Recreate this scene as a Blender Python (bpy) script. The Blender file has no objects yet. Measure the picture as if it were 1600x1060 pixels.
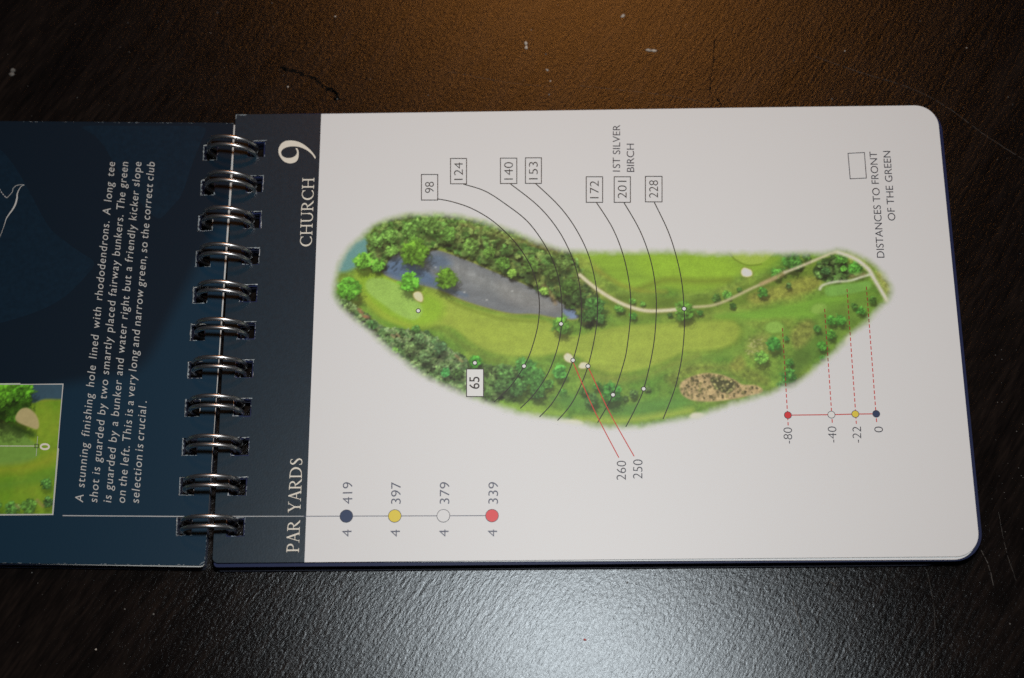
import bpy, math, random
import numpy as np
from mathutils import Matrix, Vector

# ------------------------------------------------------------------ camera, world, lamps, exposure
MM = 0.001
scene = bpy.context.scene
COL = scene.collection
PAGE_Z = 4.5                                   # top of the right-hand leaf above the table, mm
FOCAL = 2600.0                                 # in pixels of a 1600 px wide picture
CAM_ROT = [math.radians(a) for a in (18.7713, 0.9420, -0.3208)]
CAM_POS = np.array([66.239, -167.546, 334.619 + PAGE_Z])      # mm, from the spine's far corner

cam_data = bpy.data.cameras.new('camera')
cam_data.sensor_width = 36.0
cam_data.lens = FOCAL / 1600.0 * 36.0
cam_data.clip_start = 0.01
cam_data.clip_end = 50.0
cam_data.dof.use_dof = True
cam_data.dof.focus_distance = 0.352
cam_data.dof.aperture_fstop = 13.0
cam = bpy.data.objects.new('camera', cam_data)
cam.location = Vector(CAM_POS * MM)
cam.rotation_euler = CAM_ROT
COL.objects.link(cam)
scene.camera = cam

world = bpy.data.worlds.new('World')
scene.world = world
world.use_nodes = True
world.node_tree.nodes['Background'].inputs['Color'].default_value = (0.75, 0.82, 1.0, 1)
world.node_tree.nodes['Background'].inputs['Strength'].default_value = 0.018

def area(name, loc, target, size, size_y, watts, color, shape='RECTANGLE'):
    d = bpy.data.lights.new(name, 'AREA')
    d.shape = shape
    d.size = size
    d.size_y = size_y
    d.energy = watts
    d.color = color
    o = bpy.data.objects.new(name, d)
    o.location = Vector(loc)
    o.rotation_euler = (Vector(target) - Vector(loc)).to_track_quat('-Z', 'Y').to_euler()
    COL.objects.link(o)
    return o

# the camera's own pop-up flash, a hand's breadth ahead of the lens
flash = area('flash_lamp', (0.084, -0.070, 0.372), (0.058, -0.062, 0.0), 0.040, 0.022, 0.428, (0.955, 1.0, 1.02))
flash.data.spread = math.radians(125)         # a flash head throws a beam, not a half-sphere
# the warm ceiling lamp of the room, mirrored in the far side of the table
area('ceiling_lamp', (0.115, 1.02, 1.55), (0.07, 0.0, 0.0), 0.20, 0.20, 3.7, (1.0, 0.36, 0.07), 'DISK')

scene.view_settings.view_transform = 'Standard'
scene.view_settings.look = 'None'
scene.view_settings.exposure = 0.0
scene.view_settings.gamma = 1.0
scene.view_settings.use_curve_mapping = False
scene.cycles.use_denoising = False
scene.cycles.max_bounces = 6
scene.cycles.caustics_reflective = False

rng = random.Random(9)
nrng = np.random.default_rng(9)

# ------------------------------------------------------------------ survey: photo measurements -> millimetres on a level plane
_R = np.array(Matrix.Identity(3))
from mathutils import Euler
_R = np.array(Euler(CAM_ROT, 'XYZ').to_matrix())

def P(u, v, z=PAGE_Z):
    """A point measured in the 1600 x 1060 photograph, as mm on the level plane at height z."""
    d = _R @ np.array([(u - 800) / FOCAL, -(v - 530) / FOCAL, -1.0])
    t = (z - CAM_POS[2]) / d[2]
    q = CAM_POS + d * t
    return np.array([q[0], q[1]])

LEFT_Z = 3.6                                   # top of the left-hand leaf
def PL(u, v): return P(u, v, LEFT_Z)
def PT(u, v): return P(u, v, 0.0)

# ------------------------------------------------------------------ colours and materials
def lin(c):
    c = np.asarray(c, float) / 255.0
    return np.where(c <= 0.04045, c / 12.92, ((c + 0.055) / 1.055) ** 2.4)

PRINT_GAIN = 1.36                              # printed albedo over pictured value
def ink_rgb(c): return np.clip(lin(c) * PRINT_GAIN, 0, 0.82)

PAPER = np.array([0.800, 0.796, 0.782])
PAGE_ROUGH = 0.42

def principled(name, base, rough=PAGE_ROUGH, spec=0.25, metallic=0.0):
    m = bpy.data.materials.new(name)
    m.use_nodes = True
    b = m.node_tree.nodes['Principled BSDF']
    b.inputs['Base Color'].default_value = (*[float(x) for x in base], 1)
    b.inputs['Roughness'].default_value = rough
    b.inputs['Specular IOR Level'].default_value = spec
    b.inputs['Metallic'].default_value = metallic
    return m, m.node_tree, b

def coords(nt, scale=(1, 1, 1), rot=(0, 0, 0), kind='POINT'):
    tc = nt.nodes.new('ShaderNodeTexCoord')
    mp = nt.nodes.new('ShaderNodeMapping')
    mp.vector_type = kind
    mp.inputs['Scale'].default_value = scale
    mp.inputs['Rotation'].default_value = rot
    nt.links.new(tc.outputs['Object'], mp.inputs['Vector'])
    return mp.outputs['Vector']

def noise(nt, vec, scale, detail=4, rough=0.55, dist=0.0):
    n = nt.nodes.new('ShaderNodeTexNoise')
    n.inputs['Scale'].default_value = scale
    n.inputs['Detail'].default_value = detail
    n.inputs['Roughness'].default_value = rough
    n.inputs['Distortion'].default_value = dist
    nt.links.new(vec, n.inputs['Vector'])
    return n.outputs['Fac']

def ramp(nt, fac, stops):
    r = nt.nodes.new('ShaderNodeValToRGB')
    e = r.color_ramp.elements
    while len(e) < len(stops): e.new(0.5)
    for el, (p, c) in zip(e, stops):
        el.position = p
        el.color = (*c, 1) if len(c) == 3 else c
    nt.links.new(fac, r.inputs['Fac'])
    return r.outputs['Color']

def bump(nt, b, height, strength, distance):
    n = nt.nodes.new('ShaderNodeBump')
    n.inputs['Strength'].default_value = strength
    n.inputs['Distance'].default_value = distance
    nt.links.new(height, n.inputs['Height'])
    nt.links.new(n.outputs['Normal'], b.inputs['Normal'])
    return n

def paper_like(name, base, rough=PAGE_ROUGH, spec=0.25, vary=0.0, grain=0.03):
    """Coated card: flat print with a faint fibre grain."""
    m, nt, b = principled(name, base, rough, spec)
    v = coords(nt)
    bump(nt, b, noise(nt, v, 2600, 3), grain, 0.0001)
    if vary:
        f = noise(nt, v, 900, 3, 0.7)
        lo = [max(0, x * (1 - vary)) for x in base]
        hi = [x * (1 + vary) for x in base]
        c = ramp(nt, f, [(0.3, lo), (0.7, hi)])
        nt.links.new(c, b.inputs['Base Color'])
    return m

M = {}
M['paper'] = paper_like('paper_white', PAPER)
M['core'] = paper_like('paper_core', (0.62, 0.61, 0.58), 0.8, 0.2)
M['edge'] = paper_like('navy_cut_edge', (0.10, 0.11, 0.12), 0.8, 0.2)
M['fray'] = paper_like('paper_fray', (0.27, 0.31, 0.33), 0.8, 0.2, 0.6)
M['navy_strip'] = paper_like('navy_strip_print', (0.0066, 0.0215, 0.0360), 0.335, 0.40, 0.16, 0.12)
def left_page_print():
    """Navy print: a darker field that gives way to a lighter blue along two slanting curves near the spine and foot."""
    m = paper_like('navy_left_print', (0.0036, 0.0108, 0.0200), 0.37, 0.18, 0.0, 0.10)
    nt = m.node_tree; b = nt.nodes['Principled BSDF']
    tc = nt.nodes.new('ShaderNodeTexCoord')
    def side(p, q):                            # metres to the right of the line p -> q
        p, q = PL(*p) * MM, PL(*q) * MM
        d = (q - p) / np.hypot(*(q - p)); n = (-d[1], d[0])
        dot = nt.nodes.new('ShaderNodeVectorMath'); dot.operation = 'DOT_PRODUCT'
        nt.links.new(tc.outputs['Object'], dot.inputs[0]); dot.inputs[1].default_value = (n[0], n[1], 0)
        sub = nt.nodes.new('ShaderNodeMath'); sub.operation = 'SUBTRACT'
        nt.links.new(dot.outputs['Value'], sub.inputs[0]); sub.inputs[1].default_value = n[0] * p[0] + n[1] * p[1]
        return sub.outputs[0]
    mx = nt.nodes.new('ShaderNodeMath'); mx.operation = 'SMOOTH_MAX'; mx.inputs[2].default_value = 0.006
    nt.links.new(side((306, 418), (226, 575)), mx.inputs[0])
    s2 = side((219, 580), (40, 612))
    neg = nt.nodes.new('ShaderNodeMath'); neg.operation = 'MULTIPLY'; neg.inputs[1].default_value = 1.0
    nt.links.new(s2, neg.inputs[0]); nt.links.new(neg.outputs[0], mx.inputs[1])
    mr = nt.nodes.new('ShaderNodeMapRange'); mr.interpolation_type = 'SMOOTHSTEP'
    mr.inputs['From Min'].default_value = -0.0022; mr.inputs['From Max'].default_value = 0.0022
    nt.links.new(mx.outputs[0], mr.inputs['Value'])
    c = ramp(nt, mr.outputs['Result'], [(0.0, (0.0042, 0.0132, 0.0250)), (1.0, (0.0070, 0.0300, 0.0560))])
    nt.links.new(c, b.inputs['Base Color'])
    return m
M['navy_dark'] = paper_like('navy_dark_print', (0.0036, 0.0108, 0.0200), 0.37, 0.17, 0.16, 0.10)
M['navy_mid'] = paper_like('navy_mid_print', (0.0044, 0.0180, 0.0345), 0.37, 0.18, 0.16, 0.10)
M['navy_leaf'] = paper_like('navy_leaf_print', (0.0085, 0.0165, 0.0660), 0.5, 0.2)
M['navy_cover'] = paper_like('navy_cover_print', (0.006, 0.0095, 0.028), 0.5, 0.25)
M['ink'] = paper_like('ink_black', ink_rgb((56, 52, 50)))
M['ink_line'] = paper_like('ink_line', ink_rgb((44, 42, 36)))
M['ink_grey'] = paper_like('ink_slate', ink_rgb((86, 89, 102)))
M['ink_dark'] = paper_like('ink_slate_dark', ink_rgb((58, 58, 66)))
M['ink_red'] = paper_like('ink_red', ink_rgb((180, 52, 46)))
M['ink_red_over'] = paper_like('ink_red_overprint', ink_rgb((128, 52, 40)))
M['ink_cream'] = paper_like('ink_cream', ink_rgb((204, 198, 184)))
M['ink_pale'] = paper_like('ink_pale', ink_rgb((158, 160, 160)))
M['ink_text'] = paper_like('ink_text', ink_rgb((172, 172, 168)))
M['dot_navy'] = paper_like('dot_navy', ink_rgb((42, 56, 84)))
M['dot_yellow'] = paper_like('dot_yellow', ink_rgb((222, 184, 66)))
M['dot_white'] = paper_like('dot_white', ink_rgb((206, 204, 200)))
M['dot_red'] = paper_like('dot_red', ink_rgb((202, 70, 72)))
M['dot_deep_red'] = paper_like('dot_deep_red', ink_rgb((190, 46, 50)))

def print_attr_material():
    m, nt, b = principled('aerial_print', PAPER)
    a = nt.nodes.new('ShaderNodeAttribute')
    a.attribute_name = 'print'
    nt.links.new(a.outputs['Color'], b.inputs['Base Color'])
    v = coords(nt)
    bump(nt, b, noise(nt, v, 2600, 3), 0.03, 0.0001)
    return m
M['aerial'] = print_attr_material()

def wire_material():
    m, nt, b = principled('binding_wire', (0.66, 0.65, 0.64), 0.33, 0.5, 1.0)
    return m
M['wire'] = wire_material()

def table_material():
    """Dark stained wood under a thin worn lacquer: brown body, weak sharp gloss broken by the grain."""
    m, nt, b = principled('stained_wood', (0.012, 0.007, 0.005))
    nt.nodes.remove(b)
    out = nt.nodes['Material Output']
    ang = math.radians(57)
    along = coords(nt, (6.5, 1.0, 1.0), (0, 0, ang), 'TEXTURE')   # grain runs obliquely across the table
    soft = coords(nt, (1.6, 1.0, 1.0), (0, 0, ang), 'TEXTURE')
    plain = coords(nt)
    grain = noise(nt, along, 1000, 5, 0.62, 0.25)
    pores = noise(nt, soft, 1500, 5, 0.66, 0.2)
    big = noise(nt, along, 130, 4, 0.6, 0.4)
    mix = nt.nodes.new('ShaderNodeMath'); mix.operation = 'MULTIPLY_ADD'
    nt.links.new(grain, mix.inputs[0]); mix.inputs[1].default_value = 0.7
    nt.links.new(pores, mix.inputs[2])
    bp = nt.nodes.new('ShaderNodeBump')
    bp.inputs['Strength'].default_value = 1.0
    bp.inputs['Distance'].default_value = 0.000053
    nt.links.new(mix.outputs[0], bp.inputs['Height'])
    tone = nt.nodes.new('ShaderNodeMath'); tone.operation = 'MULTIPLY_ADD'
    nt.links.new(grain, tone.inputs[0]); tone.inputs[1].default_value = 0.6
    sub = nt.nodes.new('ShaderNodeMath'); sub.operation = 'MULTIPLY'
    nt.links.new(big, sub.inputs[0]); sub.inputs[1].default_value = 0.4
    nt.links.new(sub.outputs[0], tone.inputs[2])
    c = ramp(nt, tone.outputs[0], [(0.36, (0.0032, 0.0025, 0.0022)), (0.5, (0.0074, 0.0054, 0.0046)), (0.66, (0.0165, 0.0112, 0.0088))])
    df = nt.nodes.new('ShaderNodeBsdfDiffuse')
    nt.links.new(c, df.inputs['Color'])
    gl = nt.nodes.new('ShaderNodeBsdfGlossy')
    gl.distribution = 'BECKMANN'
    gl.inputs['Color'].default_value = (0.93, 0.99, 1.03, 1)
    gl.inputs['Roughness'].default_value = 0.25
    nt.links.new(bp.outputs['Normal'], gl.inputs['Normal'])
    fr = nt.nodes.new('ShaderNodeFresnel')
    fr.inputs['IOR'].default_value = 1.40
    ms = nt.nodes.new('ShaderNodeMixShader')
    nt.links.new(fr.outputs[0], ms.inputs[0])
    nt.links.new(df.outputs[0], ms.inputs[1])
    nt.links.new(gl.outputs[0], ms.inputs[2])
    nt.links.new(ms.outputs[0], out.inputs['Surface'])
    return m
M['table'] = table_material()
M['scratch'] = paper_like('scratch_mark', (0.075, 0.068, 0.06), 0.6, 0.3, 0.5)
M['crease'] = paper_like('dark_crease', (0.002, 0.0015, 0.001), 0.8, 0.1)
M['crumb'] = paper_like('pale_crumb', (0.50, 0.44, 0.37), 0.8, 0.3, 0.3)
M['crumb_grey'] = paper_like('grey_crumb', (0.13, 0.125, 0.115), 0.8, 0.3, 0.5)
M['crumb_red'] = paper_like('red_crumb', (0.55, 0.10, 0.09), 0.8, 0.3)

# ------------------------------------------------------------------ mesh helpers
class MB:
    """Collects flat and solid shapes in millimetres and links them as one mesh."""
    def __init__(self):
        self.v, self.f, self.m, self.mats = [], [], [], []
    def slot(self, mat):
        if mat not in self.mats: self.mats.append(mat)
        return self.mats.index(mat)
    def add(self, verts, faces, mat):
        o = len(self.v); s = self.slot(mat)
        self.v += [tuple(float(c) for c in p) for p in verts]
        self.f += [tuple(i + o for i in f) for f in faces]
        self.m += [s] * len(faces)
    def ribbon(self, pts, width, z, mat, closed=False):
        pts = [np.asarray(p, float)[:2] for p in pts]
        n = len(pts)
        w = [width] * n if np.isscalar(width) else list(width)
        vs = []
        for i, p in enumerate(pts):
            if closed: a, b = pts[i - 1], pts[(i + 1) % n]
            else: a, b = pts[max(i - 1, 0)], pts[min(i + 1, n - 1)]
            d1 = p - a; d2 = b - p
            l1, l2 = np.hypot(*d1), np.hypot(*d2)
            if l1 > 0: d1 = d1 / l1
            if l2 > 0: d2 = d2 / l2
            t = d1 + d2
            t /= max(np.hypot(*t), 1e-9)
            nrm = np.array([-t[1], t[0]])
            dd = d1 if l1 > 0 else d2
            k = 1 / max(0.4, abs(float(nrm @ np.array([-dd[1], dd[0]]))))
            vs += [(*(p + nrm * w[i] / 2 * k), z), (*(p - nrm * w[i] / 2 * k), z)]
        fs = [(2 * i, 2 * i + 1, 2 * i + 3, 2 * i + 2) for i in range(n - 1)]
        if closed: fs.append((2 * n - 2, 2 * n - 1, 1, 0))
        self.add(vs, fs, mat)
    def disc(self, c, r, z, mat, n=40):
        self.add([(c[0] + r * math.cos(2 * math.pi * k / n), c[1] + r * math.sin(2 * math.pi * k / n), z) for k in range(n)], [tuple(range(n))], mat)
    def ring(self, c, r, w, z, mat, n=40):
        self.ribbon([(c[0] + r * math.cos(2 * math.pi * k / n), c[1] + r * math.sin(2 * math.pi * k / n)) for k in range(n)], w, z, mat, True)
    def text(self, body, a, b, cap, z, mat, shear=0.0, thin=0.0, track=1.0, fit=None):
        """Sets words with the baseline from a to b (mm); cap = capital height; fit='space' stretches only the word gaps."""
        a = np.asarray(a, float); b = np.asarray(b, float)
        L = np.hypot(*(b - a)); u = (b - a) / L; v = np.array([-u[1], u[0]])
        k = cap / CAP_H
        if fit == 'space':
            w1, w2 = text_mesh(body, shear, thin, track, 1.0)[2], text_mesh(body, shear, thin, track, 2.0)[2]
            sw = 1.0 + (L / k - w1) / max(w2 - w1, 1e-6)
            vs, fs, w = text_mesh(body, shear, thin, track, sw)
            kx = k
        else:
            vs, fs, w = text_mesh(body, shear, thin, track, 1.0)
            kx = L / w
        self.add([(*(a + u * x * kx + v * y * k), z) for x, y in vs], fs, mat)
    def build(self, name, parent=None, label=None):
        me = bpy.data.meshes.new(name)
        me.from_pydata([(x * MM, y * MM, z * MM) for x, y, z in self.v], [], self.f)
        for m in self.mats: me.materials.append(M[m])
        me.polygons.foreach_set('material_index', self.m)
        me.update()
        return link(name, me, parent, label)

def link(name, me, parent=None, label=None):
    o = bpy.data.objects.new(name, me)
    COL.objects.link(o)
    if parent is not None: o.parent = parent
    if label: o['label'] = label
    return o

_text_cache = {}
def text_mesh(body, shear, thin, track, word):
    key = (body, shear, thin, track, round(word, 4))
    if key in _text_cache: return _text_cache[key]
    c = bpy.data.curves.new('lettering', 'FONT')
    c.body = body; c.size = 1.0; c.shear = shear; c.offset = thin
    c.space_character = track; c.space_word = word
    c.resolution_u = 6
    o = bpy.data.objects.new('lettering', c)
    COL.objects.link(o)
    dg = bpy.context.evaluated_depsgraph_get(); dg.update()
    me = bpy.data.meshes.new_from_object(o.evaluated_get(dg))
    vs = [(p.co.x, p.co.y) for p in me.vertices]
    fs = [tuple(p.vertices) for p in me.polygons]
    bpy.data.objects.remove(o); bpy.data.curves.remove(c); bpy.data.meshes.remove(me)
    x0 = min(p[0] for p in vs); x1 = max(p[0] for p in vs)
    vs = [(x - x0, y) for x, y in vs]
    _text_cache[key] = (vs, fs, x1 - x0)
    return _text_cache[key]
CAP_H = max(p[1] for p in text_mesh('H', 0, 0, 1, 1)[0])

def spline(pts, n=8, closed=False):
    pts = np.array([np.asarray(p, float)[:2] for p in pts])
    N = len(pts); out = []
    for i in range(N if closed else N - 1):
        if closed: p0, p1, p2, p3 = pts[i - 1], pts[i], pts[(i + 1) % N], pts[(i + 2) % N]
        else: p0, p1, p2, p3 = pts[max(i - 1, 0)], pts[i], pts[i + 1], pts[min(i + 2, N - 1)]
        for t in np.arange(n) / n:
            out.append(0.5 * ((2 * p1) + (p2 - p0) * t + (2 * p0 - 5 * p1 + 4 * p2 - p3) * t * t + (3 * p1 - p0 - 3 * p2 + p3) * t ** 3))
    if not closed: out.append(pts[-1])
    return out

def filled(outlines, thick=0.0):
    """Flat outline with holes, filled (and given a thickness); returns vertices (mm, top at z = 0), faces, side flags."""
    c = bpy.data.curves.new('outline', 'CURVE')
    c.dimensions = '2D'; c.fill_mode = 'BOTH'
    c.extrude = thick / 2
    for ol in outlines:
        s = c.splines.new('POLY')
        s.points.add(len(ol) - 1)
        for p, q in zip(s.points, ol): p.co = (float(q[0]), float(q[1]), 0, 1)
        s.use_cyclic_u = True
    o = bpy.data.objects.new('outline', c)
    COL.objects.link(o)
    dg = bpy.context.evaluated_depsgraph_get(); dg.update()
    me = bpy.data.meshes.new_from_object(o.evaluated_get(dg))
    vs = [(p.co.x, p.co.y, p.co.z - thick / 2) for p in me.vertices]
    fs, side = [], []
    for p in me.polygons:
        f = tuple(p.vertices)
        if thick == 0 and p.normal.z < 0: f = f[::-1]
        fs.append(f); side.append(abs(p.normal.z) < 0.5)
    bpy.data.objects.remove(o); bpy.data.curves.remove(c); bpy.data.meshes.remove(me)
    return vs, fs, side

def add_filled(mb, outlines, z, mat, thick=0.0, side_mat=None):
    vs, fs, side = filled(outlines, thick)
    vs = [(x, y, zz + z) for x, y, zz in vs]
    top = [f for f, s in zip(fs, side) if not s]; sd = [f for f, s in zip(fs, side) if s]
    mb.add(vs, top, mat)
    if sd: mb.add(vs, sd, side_mat or mat)

def rounded(x0, y0, x1, y1, r):
    """Rectangle outline; r = corner radii at (x1,y1), (x0,y1), (x0,y0), (x1,y0)."""
    out = []
    for (cx, cy, a0), rr in zip(((x1, y1, 0), (x0, y1, 90), (x0, y0, 180), (x1, y0, 270)), r):
        sx = -1 if cx == x1 else 1; sy = -1 if cy == y1 else 1
        if rr <= 0: out.append((cx, cy)); continue
        for k in range(11):
            a = math.radians(a0 + 9 * k)
            out.append((cx + sx * rr + rr * math.cos(a), cy + sy * rr + rr * math.sin(a)))
    return out

def rot(pts, deg, c=(0, 0)):
    a = math.radians(deg); s, co = math.sin(a), math.cos(a)
    return [(c[0] + (p[0] - c[0]) * co - (p[1] - c[1]) * s, c[1] + (p[0] - c[0]) * s + (p[1] - c[1]) * co) for p in pts]

def shift(pts, dx, dy): return [(p[0] + dx, p[1] + dy) for p in pts]

def thing(name, label, cat, loc=(0, 0, 0)):
    o = bpy.data.objects.new(name, None)
    o.empty_display_size = 0.01
    o.location = loc
    o['label'] = label; o['category'] = cat
    COL.objects.link(o)
    return o

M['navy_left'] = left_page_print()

# ------------------------------------------------------------------ the table
tb = MB()
tb.add([(-420, -420, 0), (560, -420, 0), (560, 420, 0), (-420, 420, 0), (-420, -420, -24), (560, -420, -24), (560, 420, -24), (-420, 420, -24)],
       [(0, 1, 2, 3), (7, 6, 5, 4), (0, 4, 5, 1), (1, 5, 6, 2), (2, 6, 7, 3), (3, 7, 4, 0)], 'table')
table = tb.build('tabletop')
table['kind'] = 'structure'

def jitter_line(pts, amp, step=0.9):
    pts = spline(pts, 14)
    return [p + np.array([rng.uniform(-amp, amp), rng.uniform(-amp, amp)]) for p in pts]

scratches = [  # px path, width mm, material
    ([(1272, 88), (1340, 112), (1420, 137), (1480, 168), (1540, 212), (1600, 250)], 0.10, 'scratch'),
    ([(1238, 936), (1253, 985), (1263, 1020), (1269, 1060)], 0.20, 'scratch'),
    ([(1290, 1025), (1305, 1040)], 0.10, 'scratch'),
    ([(1533, 860), (1545, 885), (1552, 915)], 0.13, 'scratch'),
    ([(1560, 800), (1572, 860), (1588, 908)], 0.07, 'scratch'),
    ([(1448, 890), (1460, 960), (1458, 1060)], 0.07, 'scratch'),
    ([(905, 134), (960, 140), (1040, 149), (1100, 160)], 0.07, 'scratch'),
    ([(700, 112), (800, 130), (870, 136)], 0.05, 'scratch'),
]
for px, w, mat in scratches:
    s = MB()
    pts = jitter_line([PT(*p) for p in px], 0.05)
    # broken into dashes where the scratch fades
    run = []
    for p in pts:
        run.append(p)
        if len(run) > 3 and rng.random() < 0.14:
            s.ribbon(run, [w * rng.uniform(0.4, 1.0) for _ in run], 0.012, mat); run = []
    if len(run) > 1: s.ribbon(run, [w * rng.uniform(0.4, 1.0) for _ in run], 0.012, mat)
    s.build('scratch', table)
for px, w in (([(438, 107), (460, 112), (488, 122), (505, 135), (522, 142), (527, 155)], 0.9), ([(1118, 60), (1112, 110), (1108, 150)], 0.35), ([(1120, 150), (1128, 170)], 0.4),
              ([(1270, 932), (1272, 960), (1280, 985)], 0.10)):
    s = MB()
    pts = jitter_line([PT(*p) for p in px], 0.25)
    s.ribbon(pts, [w * rng.uniform(0.15, 1.0) for _ in pts], 0.010, 'crease')
    s.build('crack', table)

# ------------------------------------------------------------------ the book: leaves
book = thing('yardage_book', 'open navy and white wire-bound golf booklet lying on the dark table', 'booklet')

H = 101.3; W = 156.0; STRIP = 18.9
PITCH = 8.53
right_holes = [(4.95 - 0.055 * i, -8.53 - PITCH * i) for i in range(11)]
left_holes = [(-5.42 - 0.095 * i, -8.92 - 8.447 * i) for i in range(11)]

def hole(c, w, h, a, jag=0.10):
    """Punched square outline, its edges slightly torn."""
    out = []
    cs = [(-w / 2, -h / 2), (-w / 2, h / 2), (w / 2, h / 2), (w / 2, -h / 2)]
    for k in range(4):
        p, q = np.array(cs[k]), np.array(cs[(k + 1) % 4])
        for t in (0, 0.2, 0.4, 0.6, 0.8):
            out.append(p + (q - p) * t + np.array([rng.uniform(-jag, jag), rng.uniform(-jag, jag)]))
    return [(c[0] + p[0], c[1] + p[1]) for p in rot(out, a)]

# --- right-hand leaves, from the top one down
top_z = PAGE_Z
mb = MB()
r_hole_outl = [hole(c, 3.9, 4.15, 0.0) for c in right_holes]
strip_outline = [(0.05, -H + 0.9), (0.0, -60), (0.0, -30), (-0.02, -0.1), (0.25, 0.0), (2.0, -0.12), (STRIP + 0.2, -0.25), (STRIP - 0.05, -H + 0.02), (1.0, -H + 0.02), (0.4, -H + 0.3)]
add_filled(mb, [strip_outline] + r_hole_outl, top_z, 'navy_strip', 0.32, 'edge')
white_outline = [(STRIP + 0.2, -0.25), (STRIP - 0.05, -H)] + [p for p in rounded(STRIP, -H, W, 0.0, (5, 0, 0, 5)) if p[0] > 100]
# order: start at strip top, along the far edge to the right, round the corners, back to the strip bottom
far = [(STRIP + 0.2, -0.25), (60, -0.18), (110, -0.02)]
c1 = [(W - 5 + 5 * math.cos(a), -5 + 5 * math.sin(a)) for a in np.radians(np.linspace(90, 0, 14))]
c2 = [(W - 5 + 5 * math.cos(a), -H + 5 + 5 * math.sin(a)) for a in np.radians(np.linspace(0, -90, 14))]
white_outline = far + c1 + c2 + [(STRIP - 0.05, -H)]
add_filled(mb, [white_outline], top_z, 'paper', 0.32, 'core')
page_right = mb.build('page', book, 'white page with an aerial golf course map and a navy heading strip')

def leaf(dx0, dx1, dy0, dy1, z, mat, side, thick, ang, holes, corner, name, label, far_drop=0.0):
    m = MB()
    ol = rounded(0.15 + dx0, -H - dy0, W + dx1, dy1, (corner, 0.8, 0.8, corner))
    ol = rot(ol, ang)
    hs = [hole((c[0] + rng.uniform(-0.12, 0.12), c[1] + rng.uniform(-0.12, 0.12)), *((3.9, 4.1) if mat == 'paper' else (3.25, 3.4)), ang, 0.06) for c in right_holes] if holes else []
    add_filled(m, [ol] + hs, z, mat, thick, side)
    return m.build(name, book, label)

leaf(0.5, 0.1, -0.12, -0.15, top_z - 0.36, 'paper', 'paper', 0.30, -0.26, True, 5.0, 'page', 'white page beneath the course map page')
leaf(0.1, 0.90, 0.72, 0.22, top_z - 0.75, 'navy_leaf', 'navy_leaf', 0.34, -0.02, True, 6.0, 'page', 'navy page showing as a thin border under the white pages')
for k in range(6):
    leaf(0.2 + rng.uniform(-0.1, 0.2), 0.3 + rng.uniform(-0.2, 0.3), 0.1 + rng.uniform(-0.2, 0.15), -0.1, top_z - 1.15 - 0.40 * k,
         'navy_cover', 'navy_cover', 0.36, rng.uniform(-0.05, 0.05), True, 5.5, 'page', 'dark page in the lower stack')
leaf(0.3, -1.0, 1.05, 0.0, top_z - 3.62, 'navy_cover', 'navy_cover', 0.7, -0.02, True, 10.0, 'cover', 'dark back cover under the map pages')

# --- left-hand leaves
LA = 0.62
pl_tr, pl_br = PL(365, 193), PL(320, 884)
pl_tl, pl_bl = PL(0, 190), PL(0, 880)
def ext(p, q, x):                              # carry an edge on to x
    t = (x - q[0]) / (p[0] - q[0]); return q + (p - q) * t
XL = -156.0
L_TL, L_BL = ext(pl_tl, pl_tr, XL), ext(pl_bl, pl_br, XL)
l_outl = [tuple(pl_tr), tuple(pl_tr * 0.985 + L_TL * 0.015 + np.array([0, 0.12])), tuple(L_TL), tuple(L_BL)] \
    + [tuple(pl_br + np.array(d)) for d in ((-1.2, 0.0), (-0.45, 0.10), (-0.08, 0.55), (0.0, 1.3))]
mb = MB()
l_hole_outl = [hole(c, 3.25, 3.9, LA) for c in left_holes]
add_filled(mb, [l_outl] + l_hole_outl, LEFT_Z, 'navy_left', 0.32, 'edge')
page_left = mb.build('page', book, 'navy page with the golf hole description and a small green photo')

def left_leaf(dx, dy, z, mat, side, thick, ang, name, label):
    m = MB()
    ol = rot(shift(l_outl, dx, dy), ang, (-1, -50))
    hs = [hole((c[0] + rng.uniform(-0.1, 0.1), c[1] + rng.uniform(-0.1, 0.1)), *((3.2, 3.85) if mat == 'core' else (2.8, 3.3)), LA, 0.06) for c in left_holes]
    add_filled(m, [ol] + hs, z, mat, thick, side)
    return m.build(name, book, label)
left_leaf(0.22, -0.25, LEFT_Z - 0.36, 'core', 'core', 0.30, -0.36, 'page', 'pale page edge showing along the spine')
for k in range(5):
    left_leaf(rng.uniform(-0.3, 0.0), rng.uniform(-0.25, -0.1), LEFT_Z - 0.72 - 0.40 * k, 'navy_cover', 'navy_cover', 0.36, rng.uniform(-0.06, 0.06), 'page', 'dark page in the lower stack')
left_leaf(-0.2, -0.35, LEFT_Z - 2.75, 'navy_cover', 'navy_cover', 0.7, 0.0, 'cover', 'dark front cover under the description page')

# --- torn paper fibres round the punched holes, worn corners and edges
def torn(mb, p, q, z, inward, dens=1.0, w=0.28):
    p = np.asarray(p, float); q = np.asarray(q, float)
    L = np.hypot(*(q - p)); n = max(2, int(L / 0.28))
    d = (q - p) / L; nrm = np.array([-d[1], d[0]]) * inward
    for i in range(n):
        if rng.random() > dens: continue
        a = p + (q - p) * (i + rng.uniform(-0.3, 0.3)) / n
        ln = rng.uniform(0.2, 0.6); ww = w * rng.uniform(0.25, 1.0)
        b = a + d * ln + nrm * rng.uniform(-0.05, 0.05)
        zz = z + rng.uniform(0.004, 0.03)
        mb.add([(*a, zz), (*b, zz), (*(b + nrm * ww * rng.uniform(0.3, 1)), zz + rng.uniform(0, 0.05)), (*(a + nrm * ww), zz + rng.uniform(0, 0.05))], [(0, 1, 2, 3)], 'fray')

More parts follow.
